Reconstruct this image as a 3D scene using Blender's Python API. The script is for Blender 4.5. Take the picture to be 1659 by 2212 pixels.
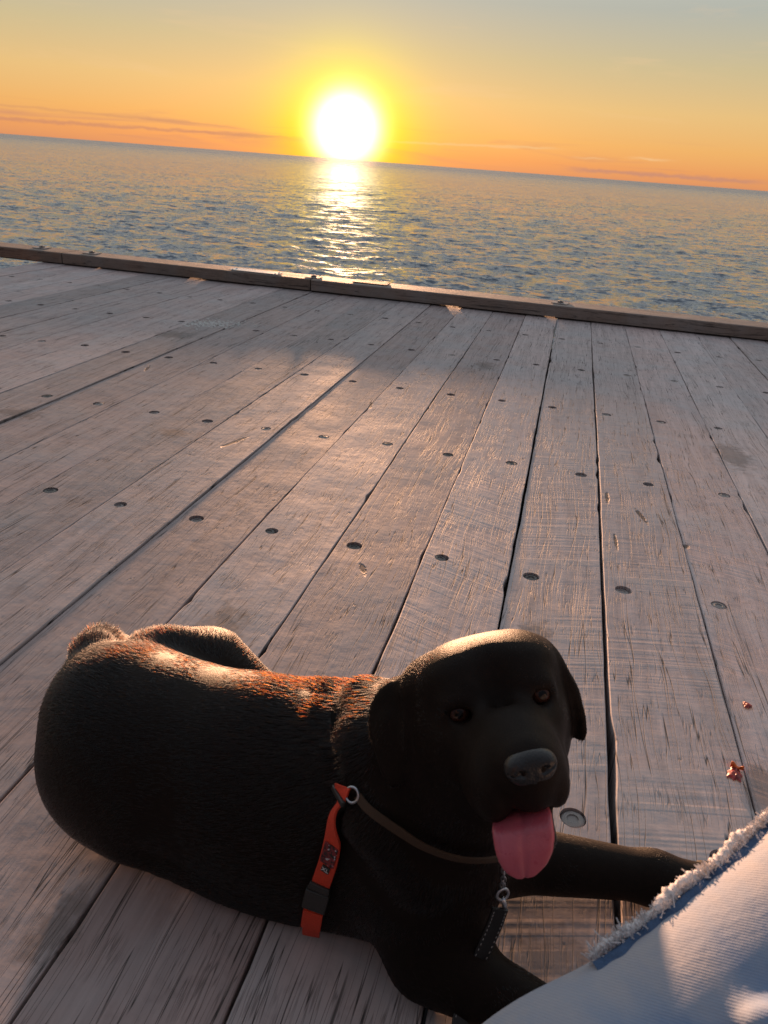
import bpy, bmesh, math, random
import numpy as np
from mathutils import Matrix, Vector, noise as mnoise

for o in list(bpy.data.objects):
    bpy.data.objects.remove(o, do_unlink=True)
random.seed(7); rng = np.random.default_rng(7)
S = bpy.context.scene
COL = S.collection

# ------------------------------------------------------------------ camera
CAM_H = 0.80
camd = bpy.data.cameras.new('camera'); cam = bpy.data.objects.new('camera', camd); COL.objects.link(cam)
camd.sensor_fit = 'VERTICAL'; camd.sensor_height = 32.0; camd.lens = 32.0 * 1661.0 / 2212.0
camd.clip_start = 0.02; camd.clip_end = 90000
camd.dof.use_dof = True; camd.dof.focus_distance = 1.35; camd.dof.aperture_fstop = 15.0
RC = Matrix(((0.9702539, -0.15694486, 0.18432491), (0.23221854, 0.38816041, -0.89185539), (0.06842449, 0.90812984, 0.41305966)))
cam.matrix_world = Matrix.Translation((0, 0, CAM_H)) @ RC.to_4x4()
S.camera = cam

# ------------------------------------------------------------------ sun and sky
SUN_EL = math.radians(1.85); SUN_AZ = math.radians(-16.1)      # azimuth from +Y, positive to +X
SDIR = Vector((math.sin(SUN_AZ) * math.cos(SUN_EL), math.cos(SUN_AZ) * math.cos(SUN_EL), math.sin(SUN_EL)))
sund = bpy.data.lights.new('sun', 'SUN'); sun = bpy.data.objects.new('sun', sund); COL.objects.link(sun)
sund.energy = 5.0; sund.angle = math.radians(1.9); sund.color = (1.0, 0.53, 0.29)
sun.rotation_euler = SDIR.to_track_quat('Z', 'Y').to_euler()

W = bpy.data.worlds.new('World'); S.world = W; W.use_nodes = True
nt = W.node_tree; nt.nodes.clear()
def N(t, **k):
    n = nt.nodes.new(t)
    for a, b in k.items(): setattr(n, a, b)
    return n
def setnt(t):
    global nt
    nt = t
def val(sock, v):
    if isinstance(v, bpy.types.NodeSocket): nt.links.new(v, sock)
    elif v is not None: sock.default_value = v
def M(op, a, b=None, c=None, clamp=False):
    n = N('ShaderNodeMath', operation=op, use_clamp=clamp)
    val(n.inputs[0], a); val(n.inputs[1], b); val(n.inputs[2], c)
    return n.outputs[0]
def VM(op, a, b=None, scale=None):
    n = N('ShaderNodeVectorMath', operation=op)
    val(n.inputs[0], a); val(n.inputs[1], b)
    if scale is not None: val(n.inputs['Scale'], scale)
    return n.outputs['Value'] if op in ('DOT_PRODUCT', 'LENGTH', 'DISTANCE') else n.outputs['Vector']
def MIX(f, a, b, mode='MIX'):
    n = N('ShaderNodeMix', data_type='RGBA', blend_type=mode)
    val(n.inputs[0], f); val(n.inputs[6], a); val(n.inputs[7], b)
    return n.outputs[2]
def RAMP(f, stops, interp='LINEAR'):
    n = N('ShaderNodeValToRGB'); n.color_ramp.interpolation = interp
    e = n.color_ramp.elements
    while len(e) < len(stops): e.new(0.5)
    for i, (p, c) in enumerate(stops):
        e[i].position = p; e[i].color = (c[0], c[1], c[2], 1) if isinstance(c, tuple) else (c, c, c, 1)
    val(n.inputs[0], f)
    return n.outputs[0]
def MAP(v, a, b, c=0.0, d=1.0, smooth=False):
    n = N('ShaderNodeMapRange', clamp=True)
    if smooth: n.interpolation_type = 'SMOOTHSTEP'
    val(n.inputs[0], v); val(n.inputs[1], a); val(n.inputs[2], b); val(n.inputs[3], c); val(n.inputs[4], d)
    return n.outputs[0]
def NOISE(vec, scale, detail=3.0, rough=0.5, dist=0.0, dims='3D', w=None):
    n = N('ShaderNodeTexNoise', noise_dimensions=dims)
    if vec is not None: val(n.inputs['Vector'], vec)
    val(n.inputs['Scale'], scale); val(n.inputs['Detail'], detail); val(n.inputs['Roughness'], rough); val(n.inputs['Distortion'], dist)
    if w is not None: val(n.inputs['W'], w)
    return n.outputs[0]
def COMB(x, y, z):
    n = N('ShaderNodeCombineXYZ'); val(n.inputs[0], x); val(n.inputs[1], y); val(n.inputs[2], z); return n.outputs[0]
def SEP(v):
    n = N('ShaderNodeSeparateXYZ'); val(n.inputs[0], v); return n.outputs

tc = N('ShaderNodeTexCoord')
D = VM('NORMALIZE', tc.outputs['Generated'])
dx, dy, dz = SEP(D)
el = M('MULTIPLY', M('ARCSINE', dz), 57.29578)                              # elevation in degrees
t_el = M('POWER', MAP(el, 0.0, 90.0), 0.5)                                  # sqrt: detail near the horizon
def P(d): return math.sqrt(d / 90.0)
sky = RAMP(t_el, [(0.0, (0.66, 0.270, 0.130)), (P(0.7), (0.76, 0.325, 0.120)), (P(2.0), (0.79, 0.42, 0.140)), (P(4.0), (0.74, 0.49, 0.205)),
                  (P(6.5), (0.57, 0.475, 0.275)), (P(9.5), (0.42, 0.44, 0.39)), (P(18), (0.58, 0.62, 0.65)), (P(35), (0.57, 0.63, 0.70)), (P(60), (0.44, 0.49, 0.57)), (1.0, (0.32, 0.365, 0.44))])
sky_far = RAMP(t_el, [(0.0, (0.12, 0.11, 0.14)), (P(5), (0.16, 0.145, 0.165)), (P(14), (0.12, 0.12, 0.145)), (P(40), (0.15, 0.17, 0.21)), (1.0, (0.32, 0.365, 0.44))])
hx = VM('NORMALIZE', COMB(dx, dy, 0.0))
side = VM('DOT_PRODUCT', hx, (math.sin(SUN_AZ), math.cos(SUN_AZ), 0.0))
sky = MIX(MAP(side, -0.6, 0.85, smooth=True), sky_far, sky)
# a thin physically based sky over it
nish = N('ShaderNodeTexSky', sky_type='NISHITA', sun_disc=False, sun_elevation=SUN_EL, sun_rotation=SUN_AZ, air_density=1.0, dust_density=1.2, ozone_density=1.0)
sky = MIX(1.0, sky, VM('SCALE', nish.outputs[0], scale=0.010), 'ADD')
# thin bars of cloud low over the sea
az = M('ARCTAN2', dx, dy)
cv = COMB(M('MULTIPLY', az, 5.0), M('MULTIPLY', el, 1.15), 0.0)
c1 = NOISE(cv, 1.0, 4.0, 0.55, 0.6)
band = M('MULTIPLY', MAP(c1, 0.52, 0.68), MAP(el, 0.15, 0.6))
band = M('MULTIPLY', band, MAP(el, 2.6, 1.0))
sky = MIX(M('MULTIPLY', band, 0.6), sky, (0.55, 0.245, 0.175, 1))
cv2 = COMB(M('MULTIPLY', az, 3.5), M('MULTIPLY', el, 0.55), 7.3)
c2 = M('MULTIPLY', MAP(NOISE(cv2, 1.0, 5.0, 0.6, 0.4), 0.56, 0.75), MAP(el, 1.0, 3.0))
sky = MIX(M('MULTIPLY', c2, 0.30), sky, (0.95, 0.62, 0.33, 1))
def bar(a0, a1, e0, th, slope, k, colr):
    global sky
    ad = M('MULTIPLY', az, 57.29578)
    mid = M('ADD', e0, M('MULTIPLY', M('SUBTRACT', ad, a0), slope))
    rag = M('MULTIPLY', M('SUBTRACT', NOISE(COMB(M('MULTIPLY', ad, 0.8), M('MULTIPLY', el, 2.0), a0), 1.0, 3.0, 0.6), 0.5), th * 2.2)
    d_ = MAP(M('ABSOLUTE', M('SUBTRACT', M('ADD', el, rag), mid)), 0.0, th, 1.0, 0.0, smooth=True)
    w_ = M('MULTIPLY', MAP(ad, a0, a0 + 2.5, smooth=True), MAP(ad, a1, a1 - 2.5, smooth=True))
    sky = MIX(M('MULTIPLY', M('MULTIPLY', d_, w_), k), sky, colr)
bar(-14.0, -1.0, 1.25, 0.13, 0.03, 0.6, (0.92, 0.56, 0.25, 1)); bar(-1.5, 2.0, 1.15, 0.12, 0.0, 0.6, (0.92, 0.60, 0.30, 1)); bar(2.0, 6.0, 1.35, 0.13, 0.0, 0.6, (0.92, 0.62, 0.33, 1))
bar(-2.0, 12.0, 0.45, 0.20, 0.0, 0.6, (0.50, 0.25, 0.20, 1)); bar(-44.0, -18.0, 0.75, 0.18, 0.012, 0.55, (0.55, 0.24, 0.16, 1)); bar(-40.0, -22.0, 1.6, 0.12, -0.01, 0.35, (0.60, 0.29, 0.15, 1))
# aureole of the low sun
GDIR = SDIR
ang = M('MULTIPLY', M('ARCCOSINE', VM('DOT_PRODUCT', D, tuple(GDIR))), 57.29578)
def expf(k, w, p=1.0):
    return M('MULTIPLY', M('EXPONENT', M('MULTIPLY', M('POWER', M('DIVIDE', ang, w), p), -1.0)), k)
core = expf(2.6, 1.95, 2.6)
gl = expf(0.85, 3.4, 1.8)
wide = expf(0.06, 8.0, 1.5)
glow = COMB(M('ADD', M('ADD', core, M('MULTIPLY', gl, 1.0)), wide), M('ADD', M('ADD', core, M('MULTIPLY', gl, 0.86)), M('MULTIPLY', wide, 0.62)), M('ADD', core, M('MULTIPLY', gl, -0.30)))
tot = VM('ADD', sky, glow)
tot = VM('MAXIMUM', tot, (0.004, 0.004, 0.004))
below = MAP(el, -0.4, -0.05)
tot = MIX(below, (0.05, 0.055, 0.06, 1), tot)
bg = N('ShaderNodeBackground'); val(bg.inputs[0], tot); bg.inputs[1].default_value = 0.39
wo = N('ShaderNodeOutputWorld'); nt.links.new(bg.outputs[0], wo.inputs[0])
W.cycles.sampling_method = 'MANUAL'; W.cycles.sample_map_resolution = 1024

vs = S.view_settings
vs.view_transform = 'Standard'; vs.look = 'None'; vs.gamma = 1.0; vs.use_curve_mapping = False; vs.exposure = 1.38
S.render.engine = 'CYCLES'
cy = S.cycles
cy.use_denoising = True; cy.denoiser = 'OPENIMAGEDENOISE'
cy.max_bounces = 6; cy.diffuse_bounces = 3; cy.glossy_bounces = 3; cy.transmission_bounces = 4; cy.transparent_max_bounces = 6
cy.sample_clamp_indirect = 4.0; cy.sample_clamp_direct = 0.85
cy.caustics_reflective = False; cy.caustics_refractive = False

# ------------------------------------------------------------------ helpers
def mat(name):
    m = bpy.data.materials.new(name); m.use_nodes = True
    setnt(m.node_tree); nt.nodes.clear()
    out = N('ShaderNodeOutputMaterial'); b = N('ShaderNodeBsdfPrincipled')
    nt.links.new(b.outputs[0], out.inputs[0])
    return m, b
def simple(name, col, rough=0.6, metal=0.0, var=0.25, scale=60.0, bump=0.15, spec=0.5, sheen=0.0):
    m, b = mat(name)
    t = N('ShaderNodeTexCoord').outputs['Object']
    n = NOISE(t, scale, 4.0, 0.6)
    c = MIX(n, tuple(x * (1 - var) for x in col) + (1,), tuple(min(1, x * (1 + var)) for x in col) + (1,))
    val(b.inputs['Base Color'], c); b.inputs['Metallic'].default_value = metal
    val(b.inputs['Roughness'], MAP(n, 0.2, 0.8, max(0.02, rough - 0.1), min(1, rough + 0.1)))
    b.inputs['Specular IOR Level'].default_value = spec
    b.inputs['Sheen Weight'].default_value = sheen
    if bump:
        bn = N('ShaderNodeBump'); bn.inputs['Strength'].default_value = bump; bn.inputs['Distance'].default_value = 0.002
        val(bn.inputs['Height'], NOISE(t, scale * 3, 3.0, 0.6)); nt.links.new(bn.outputs[0], b.inputs['Normal'])
    return m
def mesh_np(name, verts, faces, material=None, parent=None, smooth=True, loc=None):
    """verts (n,3); faces: array (m,k) or list of tuples"""
    me = bpy.data.meshes.new(name)
    verts = np.asarray(verts, np.float32)
    if isinstance(faces, np.ndarray):
        k = faces.shape[1]; nf = len(faces)
        me.vertices.add(len(verts)); me.vertices.foreach_set('co', verts.ravel())
        me.loops.add(nf * k); me.loops.foreach_set('vertex_index', faces.astype(np.int32).ravel())
        me.polygons.add(nf); me.polygons.foreach_set('loop_start', np.arange(0, nf * k, k, dtype=np.int32))
        me.polygons.foreach_set('loop_total', np.full(nf, k, np.int32)); me.update(calc_edges=True)
    else:
        me.from_pydata([tuple(map(float, v)) for v in verts], [], faces); me.update()
    if smooth: me.polygons.foreach_set('use_smooth', np.ones(len(me.polygons), bool))
    if material: me.materials.append(material)
    o = bpy.data.objects.new(name, me); COL.objects.link(o)
    if parent: o.parent = parent
    if loc: o.location = loc
    return o
def bm_obj(name, bm, material=None, parent=None, smooth=False, loc=None):
    me = bpy.data.meshes.new(name); bm.normal_update(); bm.to_mesh(me); bm.free()
    if smooth: me.polygons.foreach_set('use_smooth', np.ones(len(me.polygons), bool))
    if material: me.materials.append(material)
    o = bpy.data.objects.new(name, me); COL.objects.link(o)
    if parent: o.parent = parent
    if loc: o.location = loc
    return o
def tag(o, label=None, cat=None, group=None, kind=None):
    if label: o['label'] = label
    if cat: o['category'] = cat
    if group: o['group'] = group
    if kind: o['kind'] = kind
    return o
def empty(name, loc=(0, 0, 0)):
    o = bpy.data.objects.new(name, None); o.location = loc; COL.objects.link(o); o.empty_display_size = 0.05
    return o
def child(o, parent):
    """parent keeping world coordinates (parent only translated)"""
    o.parent = parent; o.matrix_parent_inverse = Matrix.Translation(parent.location).inverted()
    return o
def bx(bm, x0, x1, y0, y1, z0, z1, bev=0.0):
    r = bmesh.ops.create_cube(bm, size=1.0)
    for v in r['verts']:
        v.co = Vector((x0 + (v.co.x + .5) * (x1 - x0), y0 + (v.co.y + .5) * (y1 - y0), z0 + (v.co.z + .5) * (z1 - z0)))
    if bev:
        es = list({e for v in r['verts'] for e in v.link_edges})
        bmesh.ops.bevel(bm, geom=es, offset=bev, segments=2, affect='EDGES', profile=0.6)
def tube(pts, radii, seg=10, closed=False, cap=True):
    """rounded tube along a polyline, returns verts, faces"""
    pts = [Vector(p) for p in pts]; n = len(pts); V = []; F = []
    up = Vector((0.1, 0.2, 1)).normalized(); prev = None
    for i, p in enumerate(pts):
        a = pts[(i - 1) % n] if closed or i > 0 else p; b = pts[(i + 1) % n] if closed or i < n - 1 else p
        d = (b - a).normalized()
        if prev is None: s = d.cross(up).normalized()
        else: s = (prev - d * prev.dot(d)).normalized()
        prev = s; t = d.cross(s)
        r = radii[i] if hasattr(radii, '__len__') else radii
        for k in range(seg):
            c, sn = math.cos(2 * math.pi * k / seg), math.sin(2 * math.pi * k / seg)
            V.append(p + (s * c + t * sn) * r)
    m = n if closed else n - 1
    for i in range(m):
        j = (i + 1) % n
        for k in range(seg):
            F.append((i * seg + k, i * seg + (k + 1) % seg, j * seg + (k + 1) % seg, j * seg + k))
    if cap and not closed:
        F.append(tuple(range(seg - 1, -1, -1))); F.append(tuple(range((n - 1) * seg, n * seg)))
    return V, F
# ------------------------------------------------------------------ sea
SEA_Z = -2.3
def build_sea():
    na, rings = 640, []
    r = 6.0
    while r < 1400: rings.append(r); r *= 1.0042 if r < 60 else (1.007 if r < 260 else 1.013)
    while r < 45000: rings.append(r); r *= 1.16
    R = np.array(rings); A = np.radians(np.linspace(-78, 62, na))
    RR, AA = np.meshgrid(R, A, indexing='ij')
    X = RR * np.sin(AA); Y = RR * np.cos(AA)
    Z = np.zeros_like(X); DX = np.zeros_like(X); DY = np.zeros_like(X)
    sp = np.maximum(np.gradient(R)[:, None] * np.ones(na), RR * (A[1] - A[0]))
    g = np.random.default_rng(11)
    for i in range(110):
        lam = 0.36 * (4.5 / 0.36) ** g.random() ** 1.8
        th = math.radians(-90 + 12 + g.normal() * 38)
        k = 2 * math.pi / lam; kx, ky = k * math.cos(th), k * math.sin(th)
        amp = 0.0026 * lam ** 0.78 * (0.6 + 0.8 * g.random())
        ph = g.random() * 6.283
        lod = np.clip((lam / sp - 2.5) / 2.5, 0, 1)
        a = kx * X + ky * Y + ph
        Z += amp * lod * np.cos(a)
        DX -= 0.8 * amp * lod * math.cos(th) * np.sin(a); DY -= 0.8 * amp * lod * math.sin(th) * np.sin(a)
    V = np.stack([X + DX, Y + DY, Z], -1).reshape(-1, 3)
    i = np.arange(len(R) - 1)[:, None] * na + np.arange(na - 1)[None]
    F = np.stack([i, i + na, i + na + 1, i + 1], -1).reshape(-1, 4)
    # flat sheet under the jetty and behind it, a little lower than the swell
    n0 = len(V)
    V = np.vstack([V, [[-400, -400, -0.32], [400, -400, -0.32], [400, 12, -0.32], [-400, 12, -0.32]]])
    m, b = mat('sea_water')
    t = N('ShaderNodeTexCoord').outputs['Object']
    rr = VM('LENGTH', t)
    b.inputs['Base Color'].default_value = (0.125, 0.160, 0.200, 1); b.inputs['IOR'].default_value = 1.333
    val(b.inputs['Roughness'], MAP(rr, 60.0, 900.0, 0.09, 0.30))
    px, py, pz = SEP(t)
    v1 = COMB(M('MULTIPLY', px, 0.72), M('MULTIPLY', py, 1.15), 0.0)
    def slope(sc, det, amp, off):
        n = N('ShaderNodeTexNoise'); val(n.inputs['Vector'], VM('ADD', v1, (off, off * 2, 0))); n.inputs['Scale'].default_value = sc; n.inputs['Detail'].default_value = det; n.inputs['Distortion'].default_value = 0.4
        return VM('SCALE', VM('SUBTRACT', n.outputs['Color'], (0.5, 0.5, 0.5)), scale=amp)
    gust = MAP(NOISE(v1, 0.06, 3.0, 0.6), 0.3, 0.7, 0.75, 1.25)
    sl = VM('ADD', VM('ADD', slope(0.5, 2.0, 0.35, 3.0), slope(3.0, 3.0, 1.5, 0.0)), slope(9.0, 2.0, 1.1, 9.0))
    sl = VM('SCALE', sl, scale=M('MULTIPLY', gust, MAP(rr, 100.0, 1500.0, 1.15, 0.95)))
    sx_, sy_, sz_ = SEP(sl)
    geo = N('ShaderNodeNewGeometry')
    nrm = VM('NORMALIZE', VM('ADD', geo.outputs['Normal'], COMB(M('MULTIPLY', sx_, 0.8), sy_, 0.0)))
    nt.links.new(nrm, b.inputs['Normal'])
    o = mesh_np('sea', V, np.vstack([F, [[n0, n0 + 1, n0 + 2, n0 + 3]]]), m, loc=(0, 0, SEA_Z))
    tag(o, 'choppy grey blue sea with a golden sun path beyond the jetty', kind='structure')
build_sea()

# ------------------------------------------------------------------ jetty deck
def wood(name, dark, light, grey, kerb=False):
    m, b = mat(name)
    t = N('ShaderNodeTexCoord').outputs['Object']
    oi = N('ShaderNodeObjectInfo'); rnd = oi.outputs['Random']
    px, py, pz = SEP(t)
    if kerb: px, py = M('ADD', py, M('MULTIPLY', pz, 0.9)), px
    seed = M('MULTIPLY', rnd, 37.0)
    u = COMB(M('ADD', px, 0.0), M('MULTIPLY', py, 0.045), seed)
    u2 = COMB(px, M('MULTIPLY', py, 0.11), M('ADD', seed, 5.0))
    iso = COMB(px, py, seed)
    warp = NOISE(COMB(px, M('MULTIPLY', py, 0.25), seed), 7.0, 2.0, 0.5)
    uw = VM('ADD', u, COMB(M('MULTIPLY', M('SUBTRACT', warp, 0.5), 0.035), 0.0, 0.0))
    fine = NOISE(uw, 190.0, 4.0, 0.65)
    mid = NOISE(uw, 42.0, 3.0, 0.6)
    broad = NOISE(iso, 5.5, 4.0, 0.55)
    blot = NOISE(iso, 26.0, 4.0, 0.65)
    c = MIX(MAP(mid, 0.3, 0.7), dark, light)
    c = MIX(MAP(broad, 0.42, 0.68, 0.0, 0.75), c, grey)
    c = MIX(M('MULTIPLY', MAP(blot, 0.52, 0.72), 0.30), c, tuple(x * 0.55 for x in dark[:3]) + (1,))
    c = MIX(MAP(fine, 0.35, 0.75, 0.0, 0.22), c, tuple(min(1, x * 1.35) for x in light[:3]) + (1,))
    hsv = N('ShaderNodeHueSaturation'); val(hsv.inputs['Color'], c)
    val(hsv.inputs['Value'], MAP(rnd, 0.0, 1.0, 0.74, 1.20)); val(hsv.inputs['Saturation'], MAP(M('FRACT', M('MULTIPLY', rnd, 7.3)), 0, 1, 0.80, 1.15))
    c = hsv.outputs[0]
    # drying checks: broken thin isolines along the grain
    cn = NOISE(COMB(M('ADD', px, M('MULTIPLY', M('SUBTRACT', warp, 0.5), 0.05)), M('MULTIPLY', py, 0.020), M('ADD', seed, 2.0)), 100.0, 1.5, 0.45)
    line = MAP(M('ABSOLUTE', M('SUBTRACT', cn, 0.5)), 0.0, 0.016, 1.0, 0.0)
    brk = MAP(NOISE(COMB(px, M('MULTIPLY', py, 0.08), M('ADD', seed, 9.0)), 30.0, 2.0, 0.5), 0.38, 0.50)
    line = M('MULTIPLY', line, brk)
    cn2 = NOISE(COMB(M('ADD', px, M('MULTIPLY', M('SUBTRACT', warp, 0.5), 0.05)), M('MULTIPLY', py, 0.05), M('ADD', seed, 4.0)), 135.0, 2.0, 0.5)
    line2 = M('MULTIPLY', MAP(M('ABSOLUTE', M('SUBTRACT', cn2, 0.5)), 0.0, 0.03, 1.0, 0.0), MAP(NOISE(iso, 15.0, 2.0, 0.5), 0.42, 0.6))
    c = MIX(M('MULTIPLY', line, 0.92), c, (0.018, 0.014, 0.012, 1))
    c = MIX(M('MULTIPLY', line2, 0.5), c, (0.035, 0.028, 0.024, 1))
    # circular saw marks, on some boards only
    cxo = M('ADD', px, MAP(rnd, 0, 1, -1.1, 1.6)); cyo = M('ADD', py, M('MULTIPLY', rnd, 0.9))
    dist = M('ADD', M('MULTIPLY', cyo, 1.0), M('ADD', M('MULTIPLY', px, MAP(M('FRACT', M('MULTIPLY', rnd, 3.7)), 0, 1, -0.45, 0.45)), M('MULTIPLY', M('MULTIPLY', cxo, cxo), 0.12)))
    sn = NOISE(None, 34.0, 2.0, 0.6, dims='1D', w=dist)
    sw = MAP(sn, 0.44, 0.60)
    on = MAP(M('FRACT', M('MULTIPLY', rnd, 5.13)), 0.45, 0.65)
    sawm = M('MULTIPLY', on, MAP(NOISE(iso, 4.2, 2.0, 0.5), 0.42, 0.6))
    c = MIX(M('MULTIPLY', M('MULTIPLY', MAP(sn, 0.57, 0.64), sawm), 0.35), c, grey)
    gouge = None
    if not kerb:
        # knots, gouges and spilt stains at their own places on the boards
        wp = N('ShaderNodeNewGeometry').outputs['Position']; gx, gy, gz = SEP(wp)
        nd = M('SUBTRACT', NOISE(wp, 38.0, 3.0, 0.6), 0.5)
        def spot(x, y, rx, ry, rag, sk=0.0):
            ux = M('DIVIDE', M('ADD', M('SUBTRACT', gx, x), M('MULTIPLY', M('SUBTRACT', gy, y), sk)), rx); uy = M('DIVIDE', M('SUBTRACT', gy, y), ry)
            return M('ADD', M('SQRT', M('ADD', M('MULTIPLY', ux, ux), M('MULTIPLY', uy, uy))), M('MULTIPLY', nd, rag))
        for x, y, rx, ry, sk in ((0.286, 1.959, 0.008, 0.060, 0.25), (0.201, 2.055, 0.006, 0.045, 0.0), (0.214, 1.772, 0.005, 0.050, 0.05), (0.382, 1.811, 0.010, 0.018, 0.0), (-0.90, 2.05, 0.010, 0.07, -0.3), (-1.55, 2.70, 0.008, 0.05, 0.3), (-0.62, 2.62, 0.007, 0.06, 0.2), (-0.33, 1.42, 0.009, 0.030, 0.4)):
            g1 = MAP(spot(x, y, rx, ry, 1.3, sk), 0.6, 1.0, 1.0, 0.0)
            gouge = g1 if gouge is None else M('MAXIMUM', gouge, g1)
        c = MIX(M('MULTIPLY', gouge, 0.85), c, (0.045, 0.033, 0.027, 1))
        st = None
        for x, y, rx, ry in ((0.395, 0.985, 0.030, 0.075), (-1.10, 2.05, 0.06, 0.05), (-1.62, 2.02, 0.10, 0.05), (-0.52, 1.10, 0.05, 0.12), (0.05, 1.30, 0.04, 0.05), (-0.30, 3.45, 0.06, 0.10), (0.10, 0.62, 0.07, 0.05), (-0.44, 0.50, 0.03, 0.06), (-1.75, 3.30, 0.10, 0.10), (0.62, 2.60, 0.07, 0.16)):
            s1 = MAP(spot(x, y, rx, ry, 1.8), 0.35, 1.1, 1.0, 0.0, smooth=True)
            st = s1 if st is None else M('MAXIMUM', st, s1)
        c = MIX(M('MULTIPLY', st, 0.55), c, (0.105, 0.078, 0.064, 1))
    val(b.inputs['Base Color'], c)
    rg = M('ADD', MAP(broad, 0.3, 0.7, 0.62, 0.74), M('MULTIPLY', M('SUBTRACT', mid, 0.5), 0.12))
    val(b.inputs['Roughness'], rg); b.inputs['Specular IOR Level'].default_value = 0.30
    h = M('ADD', M('MULTIPLY', fine, 0.00030), M('MULTIPLY', mid, 0.0007))
    h = M('ADD', h, M('MULTIPLY', M('MULTIPLY', sw, sawm), 0.00035))
    h = M('SUBTRACT', h, M('MULTIPLY', line, 0.0009)); h = M('SUBTRACT', h, M('MULTIPLY', line2, 0.0007))
    h = M('ADD', h, M('MULTIPLY', blot, 0.0007)); h = M('ADD', h, M('MULTIPLY', broad, 0.004))
    if gouge is not None: h = M('SUBTRACT', h, M('MULTIPLY', gouge, 0.004))
    bn = N('ShaderNodeBump'); bn.inputs['Strength'].default_value = 0.55; bn.inputs['Distance'].default_value = 1.0
    val(bn.inputs['Height'], h); nt.links.new(bn.outputs[0], b.inputs['Normal'])
    return m
M_WOOD = wood('weathered_deck_wood', (0.350, 0.268, 0.250, 1), (0.520, 0.415, 0.392, 1), (0.415, 0.395, 0.395, 1))
M_KERB = wood('kerb_timber', (0.19, 0.135, 0.105, 1), (0.27, 0.205, 0.165, 1), (0.235, 0.215, 0.20, 1), kerb=True)
M_BOLT = simple('dull_bolt_steel', (0.10, 0.095, 0.09), 0.45, 0.7, 0.5, 300, 0.5)
setnt(M_BOLT.node_tree); pb = [q for q in nt.nodes if q.type == 'BSDF_PRINCIPLED'][0]
bc = pb.inputs['Base Color'].links[0].from_socket; r_ = N('ShaderNodeObjectInfo').outputs['Random']
val(pb.inputs['Base Color'], MIX(MAP(r_, 0.10, 0.70), bc, (0.26, 0.23, 0.215, 1))); val(pb.inputs['Metallic'], MAP(r_, 0.2, 0.8, 0.7, 0.1))
M_GALV = simple('galvanised_plate', (0.55, 0.56, 0.57), 0.38, 0.85, 0.2, 120, 0.2)
M_UNDER = simple('dark_joist_timber', (0.05, 0.04, 0.033), 0.8, 0, 0.4, 30, 0.3)

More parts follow.
